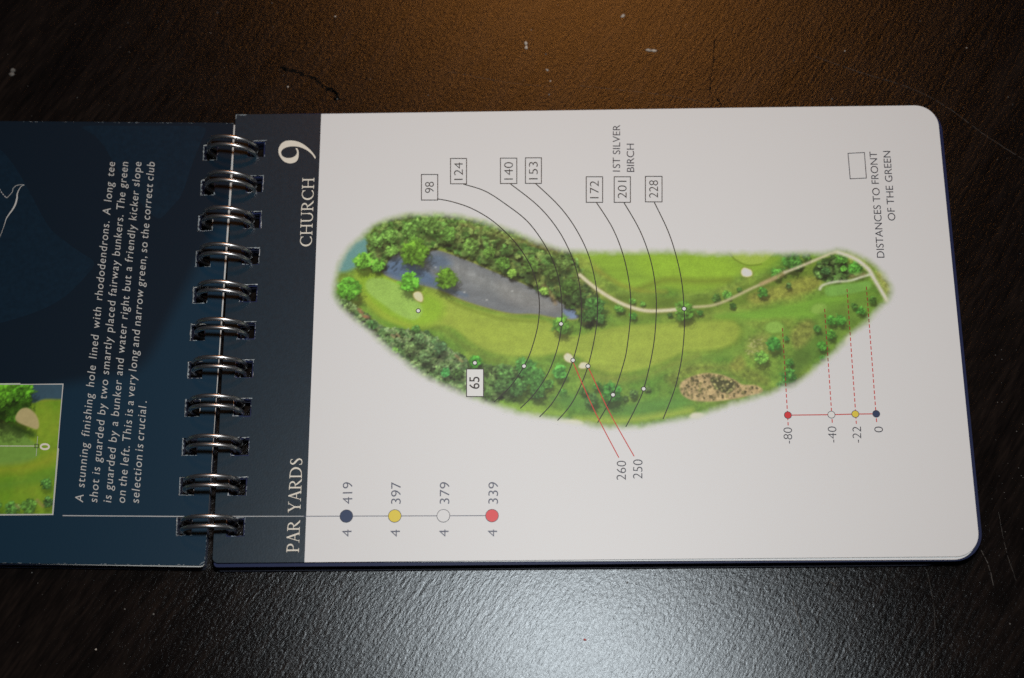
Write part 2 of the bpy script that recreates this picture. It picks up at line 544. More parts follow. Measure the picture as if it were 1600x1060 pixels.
fr = MB()
for c in right_holes:
    x, y = c
    torn(fr, (x - 1.2, y + 2.0), (x + 2.0, y + 2.0), top_z, -1, 0.8, 0.34)
    torn(fr, (x + 1.95, y - 2.0), (x + 1.95, y + 2.0), top_z, 1, 0.4, 0.14)
    torn(fr, (x - 1.9, y - 1.0), (x - 1.9, y + 1.0), top_z, -1, 0.12, 0.2)
    torn(fr, (x - 1.7, y - 2.0), (x + 0.4, y - 2.0), top_z, 1, 0.25, 0.25)
torn(fr, (0.0, -0.15), (2.2, -0.2), top_z, -1, 1.0, 0.4)
torn(fr, (0.0, -0.2), (0.0, -1.2), top_z, 1, 0.9, 0.3)
fr.build('frayed_edge', page_right)
fl = MB()
for i, c in enumerate(left_holes):
    x, y = c
    torn(fl, (x - 1.55, y - 1.9), (x - 1.6, y + 1.8), LEFT_Z, -1, 0.9, 0.40)
    torn(fl, (x - 1.6, y - 1.95), (x + 1.5, y - 1.95), LEFT_Z, 1, 0.5, 0.18)
    torn(fl, (x + 1.55, y - 1.9), (x + 1.55, y - 1.0), LEFT_Z, 1, 0.3, 0.15)
pp = pl_br + np.array([-1.3, 0.05])
torn(fl, pl_br + np.array([-0.05, 0.8]), pl_br + np.array([-1.2, 0.02]), LEFT_Z, -1, 0.9, 0.22)
torn(fl, pp, ext(pl_bl, pl_br, -48), LEFT_Z, -1, 0.25, 0.14)
torn(fl, pl_br + np.array([0.0, 1.2]), pl_br + np.array([0.1, 10.0]), LEFT_Z, 1, 0.35, 0.10)
torn(fl, pl_tr, ext(pl_tl, pl_tr, -48), LEFT_Z, 1, 0.22, 0.10)
fl.build('frayed_edge', page_left)

# ------------------------------------------------------------------ the wire binding: eleven double loops
def tube(paths, r, seg=10):
    vs, fs = [], []
    for path in paths:
        path = [np.array(p, float) for p in path]
        n = len(path); base = len(vs)
        prev = None
        for i, p in enumerate(path):
            t = path[min(i + 1, n - 1)] - path[max(i - 1, 0)]
            t /= np.linalg.norm(t)
            ref = np.array([0, 1.0, 0]) if prev is None else prev
            a = ref - t * (ref @ t)
            if np.linalg.norm(a) < 1e-3: a = np.array([1.0, 0, 0]) - t * t[0]
            a /= np.linalg.norm(a); prev = a
            b = np.cross(t, a)
            for k in range(seg):
                g = 2 * math.pi * k / seg
                vs.append(p + r * (math.cos(g) * a + math.sin(g) * b))
        for i in range(n - 1):
            for k in range(seg):
                q = base + i * seg + k; s = base + i * seg + (k + 1) % seg
                fs.append((q, s, s + seg, q + seg))
        fs.append(tuple(base + k for k in range(seg))[::-1])
        fs.append(tuple(base + (n - 1) * seg + k for k in range(seg)))
    return vs, fs

for i in range(11):
    (rx, ry), (lx, ly) = right_holes[i], left_holes[i]
    cx = (rx + lx) / 2 + rng.uniform(-0.12, 0.12); a = (rx - lx) / 2 + 0.12
    cz, b = 4.45, 4.55 + rng.uniform(-0.12, 0.08)
    skew = 1.35 * (1 - i / 10) + rng.uniform(-0.12, 0.12)
    cy = (ry + ly) / 2 + 0.05
    half = 1.0 + rng.uniform(-0.06, 0.06)
    path = []
    A = np.linspace(math.radians(232), math.radians(-52), 46)
    def pt(ang, off):
        s = math.cos(ang)
        return (cx + a * s, cy + off - skew * s * 0.5, max(0.50, cz + b * math.sin(ang)))
    up = [pt(g, half) for g in A]
    dn = [pt(g, -half) for g in A[::-1]]
    e0, e1 = np.array(up[-1]), np.array(dn[0])
    m0 = (e0 + e1) / 2
    bend = [tuple(m0 + (e0 - m0) * math.cos(g) + np.array([-0.9, 0, 0]) * math.sin(g)) for g in np.radians(np.linspace(15, 165, 9))]
    vs, fs = tube([up + bend + dn], 0.465, 14)
    w = MB(); w.add(vs, fs, 'wire')
    o = w.build('binding_ring', book)
    for p in o.data.polygons: p.use_smooth = True

# ------------------------------------------------------------------ aerial print (colours worked out on a fine grid of the page)
class Raster:
    def __init__(self, x0, y0, x1, y1, step, proj, seed):
        self.x0, self.y1, self.s, self.proj = x0, y1, step, proj
        self.nx, self.ny = int((x1 - x0) / step) + 1, int((y1 - y0) / step) + 1
        self.c = np.zeros((self.ny, self.nx, 3)); self.a = np.zeros((self.ny, self.nx))
        self.yy, self.xx = np.mgrid[0:self.ny, 0:self.nx].astype(float)
        self.rs = np.random.default_rng(seed)
        self.k = 0.137 / step                  # grid cells per photo pixel
    def g(self, p):
        q = self.proj(*p); return np.array([(q[0] - self.x0) / self.s, (self.y1 - q[1]) / self.s])
    def fbm(self, cell, octv=4, gain=0.55, sx=1.0, sy=1.0):
        out = np.zeros((self.ny, self.nx)); amp = 1; tot = 0
        for _ in range(octv):
            cx, cy = cell * sx, cell * sy
            X, Y = self.xx / cx, self.yy / cy
            L = self.rs.random((int(Y.max()) + 3, int(X.max()) + 3))
            i, j = Y.astype(int), X.astype(int); fy, fx = Y - i, X - j
            fy = fy * fy * (3 - 2 * fy); fx = fx * fx * (3 - 2 * fx)
            out += amp * ((L[i, j] * (1 - fx) + L[i, j + 1] * fx) * (1 - fy) + (L[i + 1, j] * (1 - fx) + L[i + 1, j + 1] * fx) * fy)
            tot += amp; amp *= gain; cell /= 2
            if cell < 0.8: break
        return out / tot
    def sdf(self, pts, closed=True, smooth=True, margin=30):
        pts = [self.g(p) for p in pts]
        if smooth: pts = spline(pts, 5, closed)
        pts = np.array(pts)
        x0, y0 = np.maximum(np.floor(pts.min(0) - margin), 0).astype(int)
        x1 = min(int(pts[:, 0].max() + margin) + 1, self.nx); y1 = min(int(pts[:, 1].max() + margin) + 1, self.ny)
        x0 = min(x0, self.nx - 1); y0 = min(y0, self.ny - 1)
        X, Y = self.xx[y0:y1, x0:x1], self.yy[y0:y1, x0:x1]
        d2 = np.full(X.shape, 1e12); ins = np.zeros(X.shape, bool)
        n = len(pts)
        for i in range(n if closed else n - 1):
            a, b = pts[i], pts[(i + 1) % n]; e = b - a; l = e @ e
            if l < 1e-12: continue
            t = np.clip(((X - a[0]) * e[0] + (Y - a[1]) * e[1]) / l, 0, 1)
            d2 = np.minimum(d2, (X - a[0] - t * e[0]) ** 2 + (Y - a[1] - t * e[1]) ** 2)
            if closed and abs(e[1]) > 1e-12:
                c = (a[1] > Y) != (b[1] > Y)
                ins ^= c & (X < e[0] * (Y - a[1]) / e[1] + a[0])
        d = np.sqrt(d2)
        return np.where(ins, -d, d), (slice(y0, y1), slice(x0, x1))
    def paint(self, m, sl, col, tex=None):
        c = np.asarray(col, float)
        if tex is not None: c = c * tex[sl][..., None]
        self.c[sl] = self.c[sl] * (1 - m[..., None]) + c * m[..., None]
    def poly(self, pts, col, soft=1.5, tex=None, op=1.0, wob=None, smooth=True):
        d, sl = self.sdf(pts, True, smooth)
        if wob is not None: d = d + (wob[sl] - 0.5) * 2 * wob_amp
        self.paint(op * np.clip(0.5 - d / (2 * soft * self.k), 0, 1), sl, col, tex)
    def line(self, pts, w, col, soft=1.0, tex=None, op=1.0):
        d, sl = self.sdf(pts, False)
        self.paint(op * np.clip(0.5 - (d - w * self.k / 2) / (2 * soft * self.k), 0, 1), sl, col, tex)
    def crown(self, gx, gy, r, col, leaf_n, shadow=0.55, sdir=(0.25, 1.0), clump=True):
        R = int(r * 2.2) + 3
        x0, x1 = max(int(gx) - R, 0), min(int(gx) + R, self.nx); y0, y1 = max(int(gy) - R, 0), min(int(gy) + R, self.ny)
        if x1 - x0 < 2 or y1 - y0 < 2: return
        sl = (slice(y0, y1), slice(x0, x1))
        X, Y = self.xx[sl], self.yy[sl]
        ph = self.rs.random(4) * 6.28
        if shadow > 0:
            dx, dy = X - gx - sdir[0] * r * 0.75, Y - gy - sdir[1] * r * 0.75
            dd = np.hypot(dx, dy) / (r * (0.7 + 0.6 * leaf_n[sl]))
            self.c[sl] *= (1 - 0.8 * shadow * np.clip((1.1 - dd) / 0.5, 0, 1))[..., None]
        dx, dy = X - gx, Y - gy
        th = np.arctan2(dy, dx)
        rr = r * (0.96 + 0.10 * np.sin(3 * th + ph[0]) + 0.08 * np.sin(5 * th + ph[1]) + 0.07 * np.sin(9 * th + ph[2]) + 0.6 * (leaf_n[sl] - 0.5))
        dd = np.hypot(dx, dy) / rr
        m = np.clip((1.0 - dd) / 0.34, 0, 1)
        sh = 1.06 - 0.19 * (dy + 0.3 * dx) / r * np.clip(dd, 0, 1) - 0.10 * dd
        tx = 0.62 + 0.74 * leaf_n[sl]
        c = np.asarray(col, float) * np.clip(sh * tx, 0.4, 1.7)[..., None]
        self.c[sl] = self.c[sl] * (1 - m[..., None]) + c * m[..., None]
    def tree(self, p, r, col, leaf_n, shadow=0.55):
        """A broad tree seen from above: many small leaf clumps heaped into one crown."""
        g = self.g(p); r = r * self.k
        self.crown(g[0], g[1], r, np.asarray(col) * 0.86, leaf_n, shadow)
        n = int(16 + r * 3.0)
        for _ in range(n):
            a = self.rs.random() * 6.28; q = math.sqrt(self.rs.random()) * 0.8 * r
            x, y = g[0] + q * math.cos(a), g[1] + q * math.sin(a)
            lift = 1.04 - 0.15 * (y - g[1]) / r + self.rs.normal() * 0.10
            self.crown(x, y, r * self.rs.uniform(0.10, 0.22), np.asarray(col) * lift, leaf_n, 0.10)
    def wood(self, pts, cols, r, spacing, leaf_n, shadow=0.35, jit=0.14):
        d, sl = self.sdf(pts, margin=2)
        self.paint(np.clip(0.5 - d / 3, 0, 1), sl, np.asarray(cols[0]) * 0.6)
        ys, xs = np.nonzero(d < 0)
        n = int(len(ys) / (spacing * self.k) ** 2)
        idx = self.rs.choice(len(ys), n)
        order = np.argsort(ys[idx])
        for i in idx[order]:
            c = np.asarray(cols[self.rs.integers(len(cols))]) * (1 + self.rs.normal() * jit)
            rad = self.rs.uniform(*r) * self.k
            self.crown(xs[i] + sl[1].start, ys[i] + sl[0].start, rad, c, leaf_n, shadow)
    def build(self, name, z, parent, rgb_is_srgb=True, label=None):
        col = np.clip(lin(np.clip(self.c, 0, 255)) * PRINT_GAIN, 0, 0.8)
        col = PAPER * (1 - self.a[..., None]) + col * self.a[..., None]
        keep = self.a > 0.004
        quad = keep[:-1, :-1] | keep[1:, :-1] | keep[:-1, 1:] | keep[1:, 1:]
        iy, ix = np.nonzero(quad)
        a = iy * self.nx + ix
        F = np.stack([a + self.nx, a + self.nx + 1, a + 1, a], 1)
        used = np.unique(F); remap = np.zeros(self.nx * self.ny, np.int64); remap[used] = np.arange(len(used))
        F = remap[F]
        V = np.stack([self.x0 + self.xx.ravel()[used] * self.s, self.y1 - self.yy.ravel()[used] * self.s, np.full(len(used), z)], 1) * MM
        me = bpy.data.meshes.new(name)
        me.vertices.add(len(V)); me.vertices.foreach_set('co', V.astype(np.float32).ravel())
        me.loops.add(F.size); me.loops.foreach_set('vertex_index', F.astype(np.int32).ravel())
        me.polygons.add(len(F)); me.polygons.foreach_set('loop_start', np.arange(0, F.size, 4, dtype=np.int32))
        at = me.color_attributes.new('print', 'FLOAT_COLOR', 'POINT')
        at.data.foreach_set('color', np.concatenate([col.reshape(-1, 3)[used], np.ones((len(used), 1))], 1).astype(np.float32).ravel())
        me.update(calc_edges=True); me.validate()
        me.materials.append(M['aerial'])
        return link(name, me, parent, label)

wob_amp = 3.0
def course_map():
    r = Raster(19.5, -78.0, 150.0, -18.0, 0.15, P, 4)
    k = r.k
    big = r.fbm(60, 4); mid = r.fbm(22, 4); fine = r.fbm(5, 3, 0.7); leafn = r.fbm(4.2, 3, 0.8)
    leafn = np.clip((leafn - 0.5) * 1.7 + 0.5, 0, 1)
    streak = r.fbm(26, 4, 0.6, 2.2, 0.35)
    # rough grass
    base = np.array([92, 120, 48.]) + (big[..., None] - 0.5) * np.array([70, 34, 26]) + (mid[..., None] - 0.5) * np.array([46, 40, 22])
    r.c[:] = base * (0.78 + 0.44 * fine[..., None]) * (0.9 + 0.2 * streak[..., None])
    tg = 0.93 + 0.14 * r.fbm(8, 3, 0.7)
    ts = 0.90 + 0.20 * streak
    # fade-out shape
    outline = [(521, 455), (526, 428), (532, 408), (545, 388), (562, 372), (590, 348), (640, 335), (700, 336), (750, 345), (800, 361), (850, 381), (890, 392), (960, 394), (1040, 393), (1110, 396),
               (1180, 396), (1240, 396), (1290, 395), (1312, 391), (1345, 400), (1374, 420), (1392, 448), (1390, 466), (1381, 476), (1370, 486), (1352, 506), (1330, 522), (1308, 547), (1280, 571),
               (1250, 596), (1225, 606), (1190, 619), (1140, 633), (1090, 650), (1040, 660), (990, 668), (940, 667), (900, 660), (870, 655), (830, 649), (790, 640), (740, 622), (700, 606), (660, 586),
               (620, 556), (580, 521), (550, 496), (530, 476)]
    d, sl = r.sdf(outline, margin=60)
    ragged = r.fbm(9, 3, 0.7)
    r.a[sl] = np.clip(0.5 - (d + (ragged[sl] - 0.5) * 5) / (17 * k), 0, 1)
    r.a = r.a * r.a * (3 - 2 * r.a)
    # blue water fading away at the far left
    r.poly([(526, 420), (545, 385), (572, 372), (575, 395), (560, 415), (540, 425)], (88, 128, 128), 4)
    # the neighbouring hole at the top
    r.poly([(905, 390), (960, 392), (1040, 392), (1130, 395), (1200, 398), (1220, 405), (1190, 425), (1150, 432), (1120, 450), (1080, 458), (1040, 452), (1010, 455), (975, 450), (950, 430), (930, 412)], (112, 142, 48), 6, ts)
    r.poly([(1000, 400), (1060, 398), (1120, 400), (1150, 420), (1130, 440), (1090, 445), (1040, 440), (1005, 425)], (120, 152, 48), 9, tg)
    r.line([(1000, 452), (1040, 438), (1090, 440), (1140, 438)], 9, (92, 104, 36), 5, None, 0.7)
    r.line([(930, 420), (960, 440), (1000, 455), (1040, 456)], 6, (120, 120, 46), 4, None, 0.6)
    r.poly([(1142, 395), (1150, 405), (1168, 413), (1190, 411), (1205, 400), (1206, 392), (1142, 392)], (134, 156, 66), 1.5)
    r.line([(1140, 396), (1150, 407), (1168, 415), (1190, 413)], 1.5, (88, 104, 34), 1)
    # strip of rough between the holes
    r.poly([(940, 470), (970, 462), (1010, 460), (1060, 466), (1110, 462), (1160, 450), (1210, 425), (1260, 410), (1300, 405), (1290, 430), (1250, 450), (1200, 465), (1150, 480), (1090, 492), (1040, 495), (980, 500)], (84, 106, 40), 5, 0.75 + 0.5 * mid)
    r.poly([(1170, 462), (1210, 448), (1260, 432), (1285, 440), (1270, 455), (1220, 468), (1180, 476)], (116, 122, 56), 5, 0.7 + 0.6 * fine)
    # smooth lane below it
    r.poly([(1120, 492), (1180, 484), (1240, 474), (1290, 462), (1330, 462), (1362, 458), (1365, 470), (1320, 478), (1290, 494), (1240, 497), (1180, 500), (1130, 500)], (98, 138, 50), 5, ts)
    # fairway
    fw = [(556, 432), (575, 424), (600, 432), (640, 448), (680, 458), (705, 470), (740, 482), (790, 494), (840, 499), (868, 508), (890, 525), (930, 519), (960, 512), (1000, 508), (1060, 505), (1100, 503), (1140, 502),
          (1153, 509), (1155, 520), (1148, 534), (1130, 543), (1100, 547), (1070, 549), (1050, 559), (1010, 575), (965, 583), (930, 577), (905, 558), (870, 552), (845, 556), (800, 556), (765, 549), (735, 533), (712, 514), (690, 508), (660, 512), (620, 508), (590, 488), (566, 462)]
    r.poly(fw, (104, 124, 42), 12, 0.85 + 0.3 * mid)
    r.poly(fw, (126, 143, 58), 3.5, tg * ts)
    r.poly([(690, 490), (740, 500), (800, 512), (850, 520), (880, 540), (840, 548), (790, 545), (750, 530), (715, 510)], (130, 146, 58), 10, tg, 0.8)
    r.poly([(940, 530), (1000, 520), (1080, 515), (1130, 515), (1110, 535), (1050, 545), (1000, 562), (950, 565)], (131, 147, 60), 10, tg, 0.75)
    r.line([(700, 470), (740, 486), (790, 499), (850, 503)], 4, (96, 112, 38), 3, None, 0.8)
    r.line([(640, 515), (680, 512), (712, 530), (745, 556), (790, 566)], 7, (88, 102, 40), 5, None, 0.55)
    r.line([(1090, 556), (1040, 575), (1000, 590), (950, 592), (900, 580)], 9, (112, 122, 52), 6, None, 0.6)
    r.line([(1155, 500), (1170, 525), (1150, 550), (1110, 560), (1060, 575)], 7, (100, 128, 52), 5, None, 0.6)
    # green and its collar
    r.poly([(558, 430), (585, 425), (625, 432), (655, 452), (690, 470), (690, 496), (660, 512), (620, 506), (588, 486), (564, 458)], (118, 150, 46), 8, tg)
    r.poly([(571, 444), (580, 435), (604, 436), (630, 449), (650, 466), (660, 486), (648, 500), (624, 493), (596, 474), (576, 458)], (128, 160, 78), 2.5, tg)
    r.line([(572, 466), (600, 492), (640, 510)], 5, (130, 146, 50), 5, None, 0.7)
    r.line([(566, 478), (590, 500), (630, 516)], 6, (86, 126, 46), 4, None, 0.8)
    # pond
    pond = [(597, 424), (610, 403), (622, 394), (634, 400), (650, 408), (668, 396), (682, 391), (720, 403), (770, 424), (830, 449), (880, 474), (905, 487), (902, 498), (870, 497), (838, 491), (800, 490), (760, 481), (720, 468), (690, 454), (660, 446), (632, 441), (610, 434)]
    r.line(pond + [pond[0]], 4, (116, 120, 52), 2.5)
    wt = 0.86 + 0.28 * r.fbm(14, 4, 0.65, 2.0, 0.7)
    r.poly(pond, (96, 100, 106), 1.6, wt)
    r.poly([(600, 422), (614, 405), (640, 410), (670, 425), (690, 445), (730, 462), (700, 455), (660, 444), (620, 436)], (70, 92, 122), 5, wt, 0.8)
    r.poly([(780, 440), (830, 456), (880, 480), (870, 490), (820, 482), (785, 465)], (108, 108, 110), 8, wt, 0.8)
    r.poly([(880, 484), (902, 486), (901, 497), (888, 497)], (96, 116, 150), 3, wt, 0.8)
    r.poly([(700, 408), (740, 420), (800, 446), (860, 476), (830, 476), (770, 458), (720, 436)], (122, 124, 124), 10, 0.7 + 0.6 * r.fbm(10, 4, 0.7, 1.0, 2.0), 0.55)
    r.poly([(668, 400), (690, 398), (706, 412), (690, 420), (672, 416)], (74, 92, 116), 6, wt, 0.7)
    for p in ((725, 457), (680, 418), (760, 469), (800, 455)): r.line([p, (p[0] + 1, p[1])], 2.4, (170, 172, 172), 1, None, 0.7)
    for p in ((612, 420), (618, 414), (623, 407), (616, 424)): r.line([p, (p[0] + 4, p[1] - 4)], 2.5, (44, 56, 70), 1.2, None, 0.8)
    # wood along the far bank
    r.wood([(574, 398), (584, 360), (612, 345), (650, 337), (700, 338), (750, 348), (800, 364), (850, 384), (888, 398), (905, 425), (905, 470), (896, 480), (870, 466), (830, 442), (770, 416), (720, 396), (690, 386), (660, 392), (635, 396), (610, 392), (600, 415), (582, 418)],
           [(84, 112, 56), (72, 104, 50), (96, 116, 62), (60, 92, 42), (78, 98, 52)], (4, 9), 5.0, leafn, 0.4)
    r.wood([(790, 372), (850, 384), (892, 402), (908, 430), (930, 455), (940, 480), (930, 505), (908, 500), (902, 482), (870, 462), (830, 440), (800, 420), (770, 395)],
           [(68, 86, 42), (58, 80, 40), (80, 92, 48), (52, 70, 38)], (4, 9), 5.2, leafn, 0.4)
    r.line([(720, 350), (770, 366), (820, 380), (870, 392)], 9, (116, 108, 66), 6, 0.6 + 0.8 * fine, 0.55)
    r.line([(850, 448), (862, 462), (868, 474)], 6, (134, 112, 78), 3, 0.6 + 0.8 * fine, 0.6)
    r.line([(584, 372), (590, 392), (592, 402)], 5, (112, 100, 70), 3, 0.6 + 0.8 * fine, 0.5)
    r.wood([(700, 352), (760, 366), (820, 384), (860, 400), (850, 425), (800, 405), (740, 388), (690, 380)], [(90, 106, 58), (74, 98, 50), (62, 90, 44)], (4, 8), 7.0, leafn, 0.35)
    for p, q, c in (((590, 378), 12, (92, 130, 62)), ((610, 370), 14, (88, 124, 58)), ((612, 392), 12, (94, 132, 60)), ((640, 360), 15, (80, 114, 54)), ((672, 352), 16, (84, 116, 56)), ((650, 380), 16, (74, 108, 46)),
                    ((700, 366), 15, (76, 110, 50)), ((735, 385), 15, (84, 114, 54)), ((765, 395), 12, (84, 118, 52)), ((786, 412), 13, (72, 106, 44)), ((800, 428), 9, (100, 134, 56)), ((850, 455), 8, (104, 140, 60)),
                    ((830, 415), 15, (66, 92, 42)), ((862, 425), 14, (64, 86, 42)), ((890, 450), 16, (56, 80, 36)), ((880, 412), 12, (70, 90, 46)), ((905, 465), 13, (50, 72, 36)),
                    ((648, 396), 25, (74, 108, 36)), ((568, 408), 17, (92, 146, 52)), ((590, 414), 13, (92, 146, 54)), ((545, 452), 22, (80, 136, 46)), ((697, 435), 20, (74, 108, 34)), ((640, 441), 19, (84, 146, 48))):
        r.tree(p, q, c, leafn)
    # wood on the near side
    r.wood([(526, 470), (550, 476), (572, 492), (600, 512), (640, 516), (672, 522), (705, 548), (732, 566), (738, 600), (735, 622), (700, 606), (660, 588), (620, 560), (580, 524), (548, 496)],
           [(86, 110, 68), (70, 94, 56), (102, 120, 80), (58, 82, 50), (92, 110, 78)], (2.5, 6.5), 3.8, leafn, 0.45)
    r.wood([(735, 572), (770, 572), (800, 574), (815, 580), (810, 612), (790, 622), (750, 615)], [(66, 90, 48), (78, 100, 58), (56, 78, 42)], (4, 8), 5, leafn, 0.4)
    for p in ((563, 488), (568, 494), (572, 495), (560, 484)): r.line([p, (p[0] + 3, p[1] + 1)], 4, (150, 88, 74), 2, 0.6 + 0.8 * fine, 0.6)
    for p in ((612, 524), (620, 523), (712, 556), (718, 562)): r.line([p, (p[0] + 4, p[1] + 3)], 3, (160, 124, 96), 2, None, 0.6)
    for p, q, c in (((545, 482), 10, (96, 118, 72)), ((582, 508), 9, (64, 98, 56)), ((650, 515), 8, (70, 112, 52)), ((655, 530), 11, (78, 104, 66)), ((688, 545), 12, (62, 88, 58)), ((665, 560), 11, (74, 96, 62)), ((640, 545), 10, (90, 112, 70)), ((617, 548), 6, (104, 148, 70)),
                    ((696, 582), 9, (62, 124, 66)), ((715, 585), 10, (60, 86, 46)), ((742, 566), 12, (60, 120, 44)), ((790, 585), 16, (64, 96, 50)), ((820, 574), 18, (62, 108, 52)), ((835, 592), 20, (58, 98, 46)), ((808, 605), 17, (56, 90, 46)), ((840, 612), 14, (54, 90, 42)), ((782, 603), 13, (60, 88, 48)),
                    ((875, 582), 13, (70, 128, 58)), ((858, 600), 9, (66, 106, 48)), ((880, 615), 8, (60, 98, 44))):
        r.tree(p, q, c, leafn)
    # darker grass lanes near the bottom edge
    r.poly([(860, 622), (910, 618), (960, 632), (1010, 626), (1060, 622), (1080, 632), (1040, 640), (1010, 648), (960, 646), (900, 640)], (72, 112, 50), 6, ts, 0.8)
    r.line([(900, 655), (960, 658), (1020, 652), (1080, 642)], 10, (136, 152, 64), 5, tg, 0.8)
    r.line([(780, 634), (830, 640), (880, 648)], 10, (120, 150, 62), 5, tg, 0.8)
    # trees along the fairway
    for p, q, c in (((877, 508), 16, (72, 112, 44)), ((930, 480), 18, (56, 92, 44)), ((918, 494), 12, (50, 80, 38)), ((938, 498), 9, (52, 84, 40)), ((968, 482), 9, (70, 112, 46)), ((988, 471), 6, (88, 134, 56)), ((1004, 475), 5, (84, 128, 54)),
                    ((989, 494), 7, (62, 112, 44)), ((1069, 486), 17, (72, 112, 42)), ((1094, 489), 6, (60, 104, 42)), ((1047, 492), 5, (48, 76, 34)), ((1120, 466), 8, (60, 90, 40)), ((1136, 461), 8, (78, 124, 52)), ((1155, 453), 5, (64, 98, 42)),
                    ((1145, 478), 6, (52, 84, 36)), ((1192, 457), 10, (64, 114, 46)), ((1213, 428), 10, (70, 118, 48)), ((1238, 408), 17, (58, 100, 42)), ((1260, 402), 8, (62, 96, 42)), ((1232, 447), 6, (72, 100, 52)), ((1224, 424), 7, (68, 112, 48)), ((1246, 414), 8, (60, 100, 44)),
                    ((955, 614), 18, (52, 98, 42)), ((924, 624), 12, (58, 88, 46)), ((912, 610), 8, (64, 98, 46)), ((934, 603), 8, (62, 104, 46)), ((990, 616), 8, (66, 92, 48)), ((1012, 608), 5, (72, 94, 50)), ((978, 622), 5, (66, 92, 48))):
        r.tree(p, q, c, leafn, 0.6)
    # path
    path = [(906, 430), (930, 450), (958, 468), (985, 480), (1012, 486), (1045, 485), (1062, 483)]
    r.line(path, 8.5, (120, 118, 66), 2.5, None, 0.6); r.line(path, 5.6, (182, 176, 152), 1.6, tg)
    path = [(1084, 480), (1110, 478), (1130, 472), (1150, 463), (1172, 452), (1190, 444), (1212, 434)]
    r.line(path, 4.6, (166, 160, 126), 1.7, tg, 0.9)
    r.line([(1190, 444), (1214, 433), (1226, 426)], 7, (148, 128, 94), 2.5, tg, 0.75)
    r.line([(1226, 426), (1252, 416), (1280, 404), (1304, 394)], 4.4, (182, 174, 152), 1.8, tg, 0.9)
    r.tree((1069, 482), 14, (78, 118, 46), leafn, 0)
    # scrub by the far tees
    r.wood([(1270, 424), (1284, 408), (1305, 402), (1322, 410), (1325, 430), (1310, 440), (1288, 440)], [(64, 92, 46), (54, 80, 40), (72, 96, 52)], (3, 6), 6, leafn, 0.45)
    for p, q, c in (((1315, 404), 11, (74, 124, 50)), ((1338, 420), 14, (66, 120, 46)), ((1318, 420), 6, (84, 140, 56)), ((1290, 424), 8, (56, 92, 50))): r.tree(p, q, c, leafn)
    r.line([(1308, 394), (1335, 404), (1356, 420), (1366, 436), (1378, 456), (1386, 470)], 6.5, (192, 186, 172), 2.4, tg)
    r.line([(1281, 452), (1286, 446), (1304, 441), (1328, 439), (1346, 433), (1360, 429)], 4.2, (186, 188, 172), 1.6, tg, 0.9)
    r.line([(1330, 432), (1340, 430), (1350, 428)], 6, (140, 128, 92), 3, tg, 0.6)
    r.poly([(1368, 426), (1380, 428), (1390, 446), (1390, 462), (1380, 452)], (130, 138, 74), 3, 0.6 + 0.8 * fine)
    # tees
    for pts, c in (([(1290, 450), (1305, 446), (1340, 442), (1358, 440), (1360, 450), (1345, 456), (1310, 462), (1292, 462)], (100, 142, 66)), ([(1268, 482), (1274, 476), (1286, 475), (1292, 480), (1290, 488), (1278, 491), (1269, 488)], (116, 150, 68)),
                   ([(1196, 512), (1202, 505), (1214, 503), (1222, 508), (1224, 516), (1214, 520), (1201, 519)], (116, 150, 68))):
        r.poly(pts, (92, 126, 52), 6, tg); r.poly(pts, c, 1.8, tg)
    r.poly([(1290, 482), (1320, 470), (1360, 458), (1376, 474), (1352, 500), (1320, 520), (1290, 545), (1255, 580), (1230, 585), (1240, 545), (1262, 520)], (82, 112, 46), 7, 0.7 + 0.6 * mid, 0.75)
    r.poly([(1236, 520), (1250, 505), (1265, 500), (1275, 515), (1262, 535), (1245, 545), (1236, 535)], (112, 118, 58), 5, 0.6 + 0.8 * fine, 0.85)
    r.poly([(1168, 535), (1185, 522), (1200, 525), (1200, 545), (1180, 560), (1168, 550)], (110, 118, 60), 6, 0.6 + 0.8 * fine, 0.8)
    for _ in range(40):
        q = (1165 + r.rs.random() * 25, 530 + r.rs.random() * 30); r.line([q, (q[0] + 1, q[1])], 1.6, (168, 164, 124), 0.8, None, 0.6)
    for p, q, c in (((1209, 538), 13, (56, 112, 46)), ((1189, 559), 13, (90, 132, 56)), ((1229, 529), 5, (64, 110, 50)), ((1234, 567), 7, (60, 110, 46)), ((1284, 541), 9, (64, 118, 44)), ((1299, 501), 9, (62, 116, 44)), ((1313, 500), 10, (64, 120, 46)),
                    ((1345, 486), 8, (72, 132, 52)), ((1298, 523), 9, (66, 116, 44)), ((1277, 514), 7, (62, 106, 46)), ((1364, 469), 7, (60, 92, 38)), ((1233, 588), 14, (58, 104, 46)), ((1222, 602), 8, (72, 112, 58)), ((1335, 478), 6, (60, 96, 42)), ((1285, 559), 5, (60, 104, 44))):
        r.tree(p, q, c, leafn)
    # rough with bare patches round the scrub bunker
    r.poly([(1040, 590), (1070, 572), (1120, 568), (1160, 570), (1190, 585), (1200, 600), (1170, 598), (1120, 580), (1075, 588), (1055, 605)], (98, 108, 48), 6, 0.6 + 0.8 * fine, 0.7)
    r.poly([(1140, 570), (1158, 556), (1165, 572), (1150, 580)], (124, 124, 58), 4, 0.7 + 0.6 * fine, 0.6)
    scrub = [(1062, 607), (1066, 596), (1085, 587), (1105, 583), (1128, 586), (1148, 594), (1160, 601), (1180, 602), (1191, 608), (1188, 615), (1165, 620), (1140, 625), (1110, 628), (1082, 626), (1067, 618)]
    r.poly(scrub, (154, 136, 100), 1.6, 0.7 + 0.6 * fine)
    d, sl = r.sdf(scrub, margin=2)
    ys, xs = np.nonzero(d < -2)
